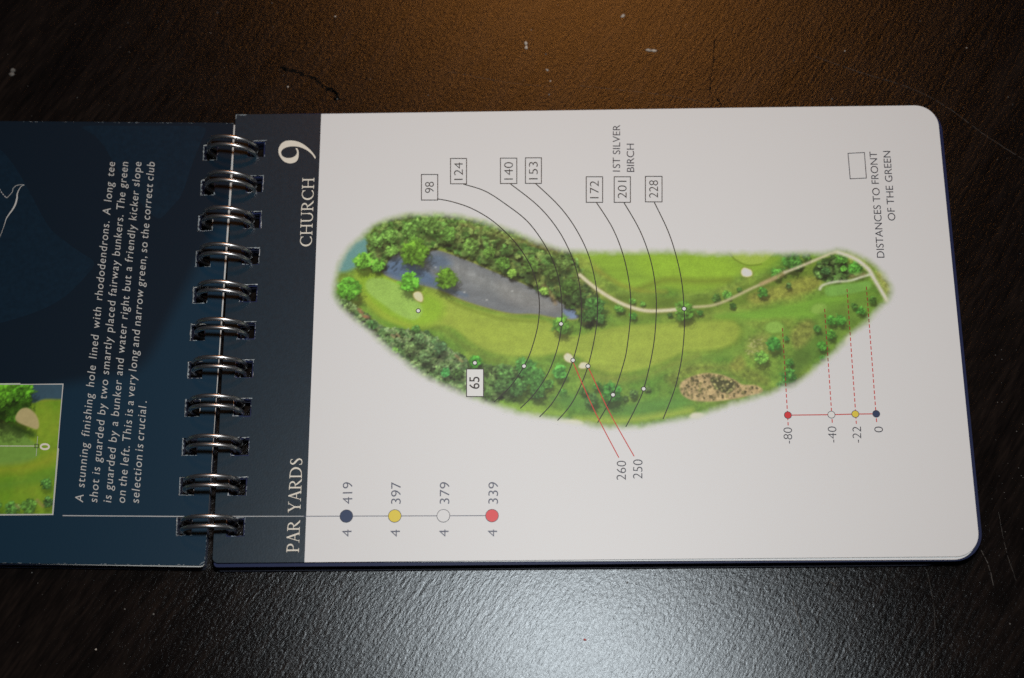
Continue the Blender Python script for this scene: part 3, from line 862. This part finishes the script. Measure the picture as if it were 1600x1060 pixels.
    for i in r.rs.choice(len(ys), 260):
        x, y = xs[i] + sl[1].start, ys[i] + sl[0].start
        if r.rs.random() < 0.35 + 0.5 * (mid[y, x] > 0.5): r.crown(x, y, r.rs.uniform(0.8, 2.8), np.array((98, 92, 60)) * r.rs.uniform(0.7, 1.15), leafn, 0.15)
    r.wood([(1110, 590), (1135, 594), (1150, 602), (1138, 615), (1118, 606)], [(98, 100, 62), (120, 116, 78)], (1.5, 3.2), 4.5, leafn, 0.2)
    # bunkers, each with a shaded lip
    def bunker(pts, c=(196, 184, 152)):
        r.line(list(pts) + [pts[0]], 3, (104, 108, 48), 1.6, None, 0.7)
        r.poly(pts, c, 1.2, tg)
    bunker([(646, 459), (652, 456), (658, 458), (661, 466), (659, 472), (652, 470), (647, 465)])
    bunker([(881, 557), (886, 552), (893, 555), (896, 562), (892, 567), (884, 564)], (188, 182, 160))
    bunker([(904, 573), (908, 567), (916, 567), (920, 572), (914, 576), (907, 576)], (186, 180, 156))
    bunker([(1158, 424), (1162, 419), (1168, 420), (1174, 423), (1175, 430), (1168, 433), (1160, 431)], (208, 200, 176))
    # cut-away bites where sand meets the paper
    for p, rx, ry in (((991, 389), 9, 5), ((1111, 390), 11, 6), ((885, 662), 26, 6), ((1090, 651), 12, 6)):
        pts = [(p[0] + rx * math.cos(t), p[1] + ry * math.sin(t)) for t in np.linspace(0, 6.28, 14)[:-1]]
        r.poly(pts, (206, 196, 188), 2.5)
    r.poly([(1321, 538), (1323, 528), (1330, 524), (1340, 524), (1346, 534), (1340, 548), (1326, 550)], (204, 198, 184), 2)
    # the print is a soft halftone
    for ax in (0, 1): r.c = 0.16 * np.roll(r.c, 1, ax) + 0.68 * r.c + 0.16 * np.roll(r.c, -1, ax)
    # overall print grain
    r.c *= (1 + 0.10 * (r.rs.random(r.a.shape) - 0.5))[..., None]
    r.c = r.c * 1.06 + np.array([10, 10, 5])
    ea = (1 - r.a)[..., None] * 0.75
    r.c = r.c * (1 - ea) + np.array([158, 176, 96.]) * ea
    g = r.c.mean(axis=2, keepdims=True)
    r.c = np.clip(g + (r.c - g) * 1.08, 0, 255)
    return r.build('course_map', PAGE_Z + 0.02, page_right)
course_map()

# ------------------------------------------------------------------ right page: lines, boxes, figures
Z1, Z2, Z3, Z4 = PAGE_Z + 0.035, PAGE_Z + 0.045, PAGE_Z + 0.055, PAGE_Z + 0.065
def c2(q): return (740 + q[0] / 2.943, 320 + q[1] / 2.943)
def c3(q): return (940 + q[0] / 3.313, 360 + q[1] / 3.313)
arcs = [
    [(683, 311), (708, 316)] + [c2(q) for q in ((0, 22), (100, 85), (200, 185), (270, 300), (300, 420), (298, 540), (268, 660), (232, 743), (170, 835), (95, 907))],
    [(724, 288), (758, 299)] + [c2(q) for q in ((150, 0), (250, 80), (330, 190), (380, 300), (403, 420), (405, 540), (388, 650), (345, 770), (280, 870), (215, 937))],
    [(797.5, 287.6)] + [c2(q) for q in ((290, 0), (370, 90), (430, 190), (475, 310), (495, 440), (492, 570), (457, 716), (410, 830), (360, 915), (303, 977))],
    [(836.8, 287)] + [c2(q) for q in ((387, 0), (460, 95), (520, 210), (555, 330), (570, 450), (562, 580), (526, 743), (480, 860), (440, 930), (386, 993))],
    [(931.8, 316.5)] + [c2(q) for q in ((640, 110), (690, 240), (718, 380), (722, 500), (708, 640), (690, 730), (641, 875), (570, 1003))],
    [(974.6, 316.5)] + [c2(q) for q in ((765, 120), (815, 260), (838, 400), (838, 540), (822, 680), (782, 848), (740, 945), (700, 1022))],
    [(1022, 315.7)] + [c3(q) for q in ((342, 0), (385, 130), (415, 270), (427, 407), (428, 520), (415, 660), (390, 780), (365, 860), (318, 978))],
]
for a in arcs:
    m = MB(); m.ribbon(spline([P(*p) for p in a], 8), 0.215, Z1, 'ink_line'); m.build('distance_arc', page_right)

boxes = [('98', 658.5, 273, 684, 313), ('124', 704, 248, 729, 287.6), ('140', 782, 247.5, 807.5, 287.2), ('153', 821, 247, 846, 287),
         ('172', 916, 276.6, 941.6, 316.6), ('201', 959.7, 276.6, 985, 316.6), ('228', 1008.4, 276, 1034.4, 315.8), ('65', 729, 577, 755.5, 620)]
def edged(mb, pts, w, z, mat):
    n = len(pts)
    for i in range(n):
        a, b = np.asarray(pts[i]), np.asarray(pts[(i + 1) % n]); d = (b - a) / np.hypot(*(b - a))
        mb.ribbon([a - d * w / 2, b + d * w / 2] if i % 2 == 0 else [a + d * w / 2, b - d * w / 2], w, z, mat)
for s, x0, y0, x1, y1 in boxes:
    m = MB()
    cs = [P(x0, y0), P(x1, y0), P(x1, y1), P(x0, y1)]
    if s == '65': m.add([(*c, Z2) for c in cs], [(3, 2, 1, 0)], 'dot_white')
    edged(m, cs, 0.19, Z3, 'ink')
    yc = (y0 + y1) / 2; hw = {2: 8.6, 3: 13.6}[len(s)]
    if s == '65': hw = 9.5
    xb = (x0 + x1) / 2 + 6.8
    # the figure 1 is a bare stem, so its ends sit closer to the box middle
    m.text(s, P(xb, yc + hw), P(xb, yc - hw), 1.95 if s != '65' else 2.1, Z4, 'ink', 0, -0.012 if s != '65' else 0.004)
    m.build('yardage_box', page_right)
m = MB(); edged(m, [P(1325, 240), P(1350.6, 238.7), P(1353.7, 278.6), P(1328.4, 279.8)], 0.17, Z1, 'ink_dark'); m.build('key_box', page_right)

m = MB()
m.text('1ST SILVER', P(969, 268.5), P(969, 195.5), 1.62, Z1, 'ink_dark', 0, -0.002)
m.text('BIRCH', P(991, 269), P(990.6, 225), 1.62, Z1, 'ink_dark', 0, -0.002)
m.build('tree_caption', page_right)
m = MB()
m.text('DISTANCES TO FRONT', P(1382, 403), P(1369.8, 237.3), 1.60, Z1, 'ink_dark', 0, -0.002)
m.text('OF THE GREEN', P(1399.2, 345), P(1391, 236.3), 1.60, Z1, 'ink_dark', 0, -0.002)
m.build('key_caption', page_right)

# small white markers on the map
for p in ((653.6, 486), (742, 567.4), (818.8, 572.5), (876.6, 506.5), (895.3, 563.3), (918.7, 572.5), (957.8, 617.3), (1005.7, 608), (1068.9, 482.8)):
    m = MB(); c = P(*p); m.disc(c, 0.44, Z3, 'dot_white', 28); m.ring(c, 0.46, 0.17, Z4, 'ink_line', 28); m.build('map_marker', page_right)

# bunker lines
for a, b in (((895.3, 566), (967, 715.5)), ((919.5, 575), (990.8, 713.3))):
    m = MB(); mid_p = ((a[0] + b[0]) / 2 - 2.5, (a[1] + b[1]) / 2 + 1.0)
    m.ribbon(spline([P(*a), P(*mid_p), P(*b)], 6), 0.20, Z2, 'ink_red'); m.build('bunker_line', page_right)
for s, x, ya, yb in (('260', 978, 750.5, 720.5), ('250', 1003.7, 748.5, 718.5)):
    m = MB(); m.text(s, P(x, ya), P(x + 0.4, yb), 1.95, Z1, 'ink_dark', 0, -0.010); m.build('bunker_distance', page_right)

# tee offsets
tees = [((1222.5, 512.9), (1231, 649), (1231.5, 665), 'dot_deep_red', '-80', 1238.8, 693.6, 668.5), ((1288.4, 483), (1299, 648.3), (1300.6, 663.5), 'dot_white', '-40', 1308, 692, 667),
        ((1323.4, 451.7), (1336.4, 647.3), (1338, 662.5), 'dot_yellow', '-22', 1346.6, 692, 667), ((1353.7, 448.3), (1369, 647), (1369.8, 662), 'dot_navy', '0', 1380.6, 676, 667)]
m = MB(); m.ribbon([P(*t[1]) for t in tees], 0.20, Z1, 'ink_red'); m.build('tee_line', page_right)
for (a, c, b, mat, s, xb, ya, yb), edge_y in zip(tees, (606, 560, 521, 500)):
    m = MB()
    pa, pb = P(*a), P(*b); L_map = np.hypot(*(P(a[0], edge_y) - pa)); L = np.hypot(*(pb - pa)); d = (pb - pa) / L
    t = 0.0
    while t < L:
        m.ribbon([pa + d * t, pa + d * min(t + 0.78, L)], 0.20, Z2, 'ink_red_over' if t < L_map else 'ink_red'); t += 1.22
    m.build('dashed_tee_line', page_right)
    m = MB(); q = P(*c); m.disc(q, 0.70, Z3, mat); m.ring(q, 0.74, 0.12, Z4, 'ink_dark'); m.build('tee_spot', page_right)
    m = MB(); m.text(s, P(xb - 0.8, ya), P(xb - 1.2, yb), 1.80, Z1, 'ink_dark', 0, -0.012); m.build('tee_distance', page_right)

# par and yards list
m = MB()
m.ribbon([P(331, 807.2), P(474.5, 807.0)], 0.17, Z1, 'ink_pale'); m.ribbon([P(474.5, 807.0), P(768, 806)], 0.15, Z1, 'ink_grey')
m.build('yardage_line', page_right)
for i, (x, mat, s) in enumerate(((541.2, 'dot_navy', '419'), (616.8, 'dot_yellow', '397'), (692.8, 'dot_white', '379'), (768.8, 'dot_red', '339'))):
    y = 806.8 - 0.25 * i
    m = MB(); q = P(x, y); m.disc(q, 1.28, Z3, mat if mat != 'dot_white' else 'paper'); m.ring(q, 1.32, 0.11, Z4, 'ink_dark'); m.build('tee_spot', page_right)
    m = MB(); m.text(s, P(x + 9.4, 787.5), P(x + 9.6, 753.5), 2.0, Z1, 'ink_grey', 0, -0.006); m.build('yards_figure', page_right)
    m = MB(); m.text('4', P(x + 8.2, 838.6), P(x + 8.3, 827.8), 1.95, Z1, 'ink_grey', 0, -0.006); m.build('par_figure', page_right)

# ------------------------------------------------------------------ heading in a roman serif, drawn stroke by stroke
# each glyph: (advance, [strokes]); a stroke is a list of (x, y, width); cap height = 1
def serif(x, y, half=0.15, t=0.05): return [(x - half, y, t), (x + half, y, t)]
def stem(x, w=0.13): return [[(x, 0.02, w), (x, 0.12, w * 0.92), (x, 0.88, w * 0.92), (x, 0.98, w)], serif(x, 0.025), serif(x, 0.975)]
def arc(cx, cy, rx, ry, a0, a1, wmin, wmax, n=26, ph=0):
    out = []
    for k in range(n + 1):
        a = math.radians(a0 + (a1 - a0) * k / n)
        f = abs(math.cos(a - math.radians(ph)))
        out.append((cx + rx * math.cos(a), cy + ry * math.sin(a), wmin + (wmax - wmin) * f ** 1.5))
    return out
GLYPHS = {
    'H': (0.90, stem(0.17) + stem(0.73) + [[(0.17, 0.5, 0.06), (0.73, 0.5, 0.06)]]),
    'C': (0.84, [arc(0.50, 0.5, 0.40, 0.47, 48, 312, 0.05, 0.15), [(0.765, 0.98, 0.03), (0.765, 0.72, 0.06)], [(0.775, 0.06, 0.02), (0.765, 0.2, 0.04)]]),
    'U': (0.86, [[(0.16, 0.98, 0.13)] + [(0.16, 0.4, 0.12)] + arc(0.44, 0.32, 0.28, 0.30, 180, 360, 0.06, 0.12) + [(0.72, 0.5, 0.065), (0.72, 0.98, 0.065)], serif(0.16, 0.975), serif(0.72, 0.975, 0.13)]),
    'R': (0.78, stem(0.16) + [[(0.16, 0.955, 0.05), (0.32, 0.955, 0.055)] + arc(0.34, 0.73, 0.24, 0.225, 80, -80, 0.05, 0.13) + [(0.30, 0.505, 0.05), (0.16, 0.505, 0.05)], [(0.33, 0.52, 0.08), (0.50, 0.26, 0.13), (0.66, 0.06, 0.12), (0.80, 0.0, 0.04)]]),
    'P': (0.64, stem(0.16) + [[(0.16, 0.955, 0.05), (0.32, 0.955, 0.055)] + arc(0.32, 0.705, 0.25, 0.25, 80, -80, 0.05, 0.13) + [(0.28, 0.455, 0.05), (0.18, 0.46, 0.04)]]),
    'A': (0.80, [[(0.13, 0.0, 0.05), (0.40, 1.0, 0.06)], [(0.385, 1.02, 0.12), (0.42, 0.92, 0.13), (0.70, 0.0, 0.14)], [(0.22, 0.36, 0.055), (0.57, 0.36, 0.055)], serif(0.12, 0.02, 0.12, 0.04), serif(0.70, 0.02, 0.16, 0.04)]),
    'Y': (0.74, [[(0.10, 1.0, 0.13), (0.38, 0.46, 0.12)], [(0.66, 1.0, 0.05), (0.38, 0.46, 0.06)], [(0.375, 0.5, 0.125), (0.375, 0.02, 0.125)], serif(0.375, 0.025), serif(0.10, 0.98, 0.14, 0.04), serif(0.66, 0.98, 0.12, 0.04)]),
    'D': (0.92, stem(0.16) + [[(0.16, 0.955, 0.05), (0.36, 0.955, 0.055)] + arc(0.36, 0.5, 0.42, 0.455, 88, -88, 0.055, 0.145) + [(0.36, 0.045, 0.055), (0.16, 0.045, 0.05)]]),
    'S': (0.58, [[(0.45, 0.86, 0.04), (0.38, 0.95, 0.055), (0.27, 0.97, 0.06), (0.15, 0.91, 0.09), (0.11, 0.78, 0.12), (0.17, 0.65, 0.14), (0.30, 0.53, 0.15), (0.43, 0.40, 0.14), (0.48, 0.25, 0.12), (0.43, 0.10, 0.09), (0.30, 0.03, 0.06), (0.17, 0.04, 0.055), (0.08, 0.14, 0.04)], [(0.455, 0.97, 0.025), (0.45, 0.78, 0.05)], [(0.08, 0.03, 0.03), (0.075, 0.25, 0.05)]]),
    ' ': (0.34, []),
}
def serif_text(mb, s, a, b, cap, z, mat, gap=0.05):
    a = np.asarray(a); b = np.asarray(b); L = np.hypot(*(b - a)); u = (b - a) / L; v = np.array([-u[1], u[0]])
    tot = sum(GLYPHS[c][0] + gap for c in s) - gap
    kx = L / tot; x = 0.0; n = 0
    for c in s:
        adv, st = GLYPHS[c]
        for q in st:
            if len(q) > 2:
                ss = []
                P3 = np.array(q, float)
                for i in range(len(P3) - 1):
                    for t in (0, 0.34, 0.67): ss.append(P3[i] * (1 - t) + P3[i + 1] * t)
                ss.append(P3[-1]); q = ss
            pts = [a + u * (x + p[0]) * kx + v * p[1] * cap for p in q]
            mb.ribbon(pts, [p[2] * cap * 1.02 for p in q], z + 0.0015 * (n % 12), mat); n += 1
        x += adv + gap
m = MB(); serif_text(m, 'CHURCH', P(487.2, 386), P(491.2, 277.8), 2.62, Z1, 'ink_cream'); m.build('heading_lettering', page_right)
m = MB(); serif_text(m, 'PAR', P(467, 863.5), P(468.8, 813.5), 2.55, Z1, 'ink_cream'); serif_text(m, 'YARDS', P(469.3, 800.5), P(472.8, 715.5), 2.55, Z1, 'ink_cream'); m.build('column_lettering', page_right)
# the large old-style 9: outer outline and counter measured on the page
def z9(q): return P(420 + q[0] / 5.3, 200 + q[1] / 5.3)
outer = [z9(q) for q in ((386, 240), (388, 252), (381, 254), (362, 226), (335, 200), (300, 178), (262, 162), (235, 156), (200, 154), (160, 158), (125, 172), (106, 190), (102, 208), (108, 228), (124, 242), (150, 250), (185, 249), (212, 238), (228, 222), (234, 204), (230, 186), (222, 174), (230, 168),
        (240, 178), (247, 200), (247, 232), (240, 262), (222, 283), (190, 294), (160, 293), (125, 278), (100, 250), (84, 218), (80, 188), (86, 160), (104, 132), (134, 112), (172, 106), (215, 109), (258, 122), (300, 146), (340, 180), (368, 212))]
m = MB(); add_filled(m, [spline(outer, 4, True)], Z1, 'ink_cream'); m.build('hole_number', page_right)

# ------------------------------------------------------------------ left page: backdrop shapes, text, sketch, photo
LZ = LEFT_Z
def wave(pts, z, mat):
    m = MB(); add_filled(m, [spline([PL(*p) for p in pts], 8, True)], LZ + z, mat); m.build('backdrop_shape', page_left)
wave([(-80, 215), (-30, 220), (0, 234), (24, 262), (45, 298), (76, 354), (104, 379), (128, 396), (146, 409), (140, 425), (102, 463), (60, 486), (0, 505), (-60, 515), (-80, 520)], 0.010, 'navy_mid')
wave([(130, 198), (148, 212), (164, 231), (182, 262), (214, 310), (240, 338), (252, 340), (268, 324), (284, 304), (300, 258), (314, 222), (320, 200), (280, 197), (200, 197)], 0.013, 'navy_mid')

body = MB()
lines = [('A stunning finishing hole lined with rhododendrons. A long tee', (129.8, 785.5), (180, 253.5)), ('shot is guarded by two smartly placed fairway bunkers. The green', (151.8, 785.5), (200.6, 253.5)),
         ('is guarded by a bunker and water right but a friendly kicker slope', (173.6, 785.5), (221.2, 253.5)), ('on the left. This is a very long and narrow green, so the correct club', (195.2, 786), (242, 253.5)),
         ('selection is crucial .', (217, 786.5), (229.4, 627.5))]
for s, a, b in lines: body.text(s, PL(*a), PL(*b), 1.72, LZ + 0.03, 'ink_text', 0.17, -0.004, 1.13, 'space')
body.build('description_lettering', page_left)

m = MB()
m.ribbon([PL(98, 806), PL(321, 807.6)], 0.20, LZ + 0.03, 'ink_pale'); m.build('rule_line', page_left)
def s8(q): return PL(q[0] / 8.83, 270 + q[1] / 8.83)
m = MB()
m.ribbon(spline([s8(q) for q in ((335, 170), (290, 195), (255, 250), (238, 300), (235, 350), (215, 430), (180, 500), (130, 570), (90, 630), (70, 690), (40, 780), (0, 880), (-60, 990))], 8),
         [0.06 + 0.30 * math.exp(-((k - 40) / 26.0) ** 2) for k in range(97)], LZ + 0.03, 'ink_text')
m.ribbon(spline([s8(q) for q in ((335, 170), (290, 168), (240, 175), (205, 195), (180, 225), (172, 262), (140, 305), (95, 350))], 8), 0.10, LZ + 0.032, 'ink_text')
for q, p in (((92, 348), (60, 322)), ((52, 312), (38, 292)), ((28, 280), (14, 262)), ((8, 245), (-8, 228)), ((-16, 218), (-40, 190))):
    m.ribbon([s8(q), s8(p)], 0.17, LZ + 0.034, 'ink_pale')
m.build('green_sketch', page_left)

def small_photo():
    a = PL(98, 601); b = PL(82, 803)
    r = Raster(-80.0, -96.0, -32.0, -58.0, 0.2, PL, 7)
    leafn = np.clip((r.fbm(5, 3, 0.8) - 0.5) * 1.7 + 0.5, 0, 1); fine = r.fbm(4, 3, 0.7); mid = r.fbm(30, 4)
    r.c[:] = np.array([112, 146, 36.]) + (mid[..., None] - 0.5) * np.array([60, 30, 20])
    r.c *= (0.92 + 0.16 * fine)[..., None]
    tg = 0.95 + 0.1 * fine
    r.poly([(-200, 650), (-40, 655), (20, 664), (45, 684), (60, 700), (55, 718), (20, 728), (-60, 730), (-200, 730)], (108, 146, 60), 3, tg)
    r.line([(-200, 740), (0, 735), (60, 725), (90, 710)], 14, (140, 150, 40), 7, tg, 0.7)
    r.line([(50, 625), (98, 622)], 6, (140, 142, 48), 3, tg, 0.8)
    r.poly([(40, 590), (110, 590), (110, 621), (70, 624), (48, 628)], (52, 78, 92), 2, tg)
    r.line([(0, 760), (50, 750), (85, 740)], 10, (88, 132, 44), 8, tg, 0.6)
    r.poly([(10, 660), (35, 668), (55, 678), (50, 684), (22, 672)], (60, 96, 30), 4, tg, 0.8)
    for p, q, c in (((20, 632), 34, (78, 136, 30)), ((-20, 620), 34, (72, 128, 28)), ((4, 612), 26, (84, 142, 34)), ((35, 612), 20, (76, 134, 32)), ((-70, 640), 40, (64, 116, 28))): r.tree(p, q, c, leafn, 0.5)
    r.poly([(24, 652), (32, 640), (44, 638), (56, 648), (61, 662), (58, 671), (44, 667), (28, 660)], (172, 160, 112), 1.4, tg)
    for p, q, c in (((72, 756), 10, (72, 116, 50)), ((45, 790), 14, (84, 126, 50)), ((20, 795), 13, (78, 122, 52)), ((75, 785), 10, (70, 108, 52)), ((-10, 792), 14, (76, 118, 48)), ((-60, 790), 16, (76, 118, 48))): r.tree(p, q, c, leafn, 0.25)
    for p in ((58, 782), (64, 788), (26, 790)): r.line([p, (p[0] + 3, p[1] + 3)], 4, (150, 128, 84), 2.5, tg, 0.7)
    # cropped to the frame of the picture
    quad = [(-280, 601), (98, 601), (82, 803), (-280, 806)]
    d, sl = r.sdf(quad, True, False, 4)
    r.a[sl] = (d < 0.4).astype(float)
    return r.build('green_photo', LZ + 0.02, page_left)
ph = small_photo()
m = MB()
q = [PL(98.3, 600.8), PL(82, 803.8)]
tl = ext(PL(0, 601), PL(98.3, 600.8), -78.0); bl = ext(PL(0, 804.2), PL(82, 803.8), -78.0)
edged(m, [q[0], q[1], bl, tl], 0.17, LZ + 0.035, 'ink_text')
m.build('photo_border', page_left)
m = MB()
m.ribbon([PL(-120, 697), PL(55, 697.3)], 0.14, LZ + 0.035, 'ink_cream')
m.ribbon([PL(59, 682), PL(56.5, 713)], 0.09, LZ + 0.038, 'ink_text')
edged(m, [PL(54.5, 694.5), PL(60, 694.5), PL(60, 700), PL(54.5, 700)], 0.13, LZ + 0.041, 'ink_line')
m.text('0', PL(77.5, 703), PL(77.3, 692), 1.95, LZ + 0.036, 'ink_cream', 0.1, 0.02)
m.build('depth_marking', page_left)

# ------------------------------------------------------------------ crumbs and dust on the table
def flake(name, label, px, length, width, ang, mat='crumb', lobes=2, cat='crumb', h=0.22):
    c = PT(*px)
    o = MB()
    for k in range(lobes):
        n = 11; cx = (k - (lobes - 1) / 2) * length / lobes
        rr = [rng.uniform(0.65, 1.1) for _ in range(n)]
        lower, upper = [], []
        for i in range(n):
            g = 2 * math.pi * i / n
            x, y = cx + rr[i] * length / lobes * 0.62 * math.cos(g), rr[i] * width / 2 * math.sin(g) * rng.uniform(0.8, 1.1)
            lower.append((x, y)); upper.append((cx + (x - cx) * 0.75, y * 0.7))
        lower = rot(lower, ang); upper = rot(upper, ang)
        hh = h * rng.uniform(0.7, 1.2)
        o.add([(x, y, 0.003) for x, y in lower] + [(x, y, hh * rng.uniform(0.7, 1.1)) for x, y in upper],
              [tuple(range(n, 2 * n))] + [(i, (i + 1) % n, n + (i + 1) % n, n + i) for i in range(n)] + [tuple(range(n))[::-1]], mat)
    ob = o.build(name)
    ob.location = (c[0] * MM, c[1] * MM, 0)
    ob['label'] = label; ob['category'] = cat
    return ob
G = 'crumbs and flakes on the table'
for args in (
    ('crumb', 'pale upright curled crumb on the brown table above the 140 and 153 boxes', (822, 71), 2.0, 0.8, 95, 'crumb', 2),
    ('crumb', 'largest pale crumb, a lying splinter in the warm glow above the 1ST SILVER BIRCH caption', (1017, 79), 2.6, 0.75, -8, 'crumb', 2),
    ('crumb', 'small round pale crumb closest to the far picture edge in the warm glow', (973, 25), 1.0, 0.9, 40, 'crumb', 1),
    ('crumb', 'tiny pale crumb just past the page edge above the 153 box', (855, 110), 0.75, 0.5, -30, 'crumb', 1),
    ('crumb', 'grey powdery smudge of crumb on the dark wood beyond the navy page', (19, 113), 2.0, 1.6, 80, 'crumb_grey', 2),
    ('crumb', 'tan bent fibre of crumb on the table by the white page near edge', (1301, 912), 1.1, 0.35, -35, 'crumb_grey', 2),
    ('crumb', 'tiny red speck of crumb in the bright flash reflection', (914, 1000), 0.7, 0.6, 0, 'crumb_red', 1),
):
    o = flake(*args); o['group'] = G
dust = MB()
spots = [(830, 47), (579, 124), (527, 155), (669, 149), (853, 85), (858, 148), (425, 5), (340, 20), (329, 52), (200, 36), (188, 74), (202, 82), (437, 110), (443, 118), (450, 136), (524, 26), (818, 126), (860, 127),
         (1108, 172), (1240, 95), (1300, 155), (1320, 80), (1510, 75), (1575, 152), (1550, 780), (1540, 822), (1480, 767), (1492, 782), (1578, 975), (1530, 995), (1100, 870 + 60), (980, 910), (50, 895), (195, 952), (285, 1025), (290, 1015), (28, 1004), (370, 895), (470, 905), (1045, 905), (240, 960), (150, 1015)]
for p in spots: spots and dust.disc(PT(*p), rng.uniform(0.07, 0.20), rng.uniform(0.03, 0.06), 'crumb' if rng.random() < 0.2 else 'crumb_grey', 7)
for _ in range(90):
    p = (rng.uniform(0, 1600), rng.choice([rng.uniform(0, 185), rng.uniform(892, 1060)]))
    dust.disc(PT(*p), rng.uniform(0.04, 0.10), rng.uniform(0.03, 0.06), 'crumb_grey', 6)
for _ in range(40):
    p = (rng.uniform(1545, 1600), rng.uniform(150, 900))
    dust.disc(PT(*p), rng.uniform(0.04, 0.11), rng.uniform(0.03, 0.06), 'crumb_grey', 6)
do = dust.build('dust')
do['kind'] = 'stuff'; do['label'] = 'fine pale dust specks scattered over the dark table'; do['category'] = 'dust'
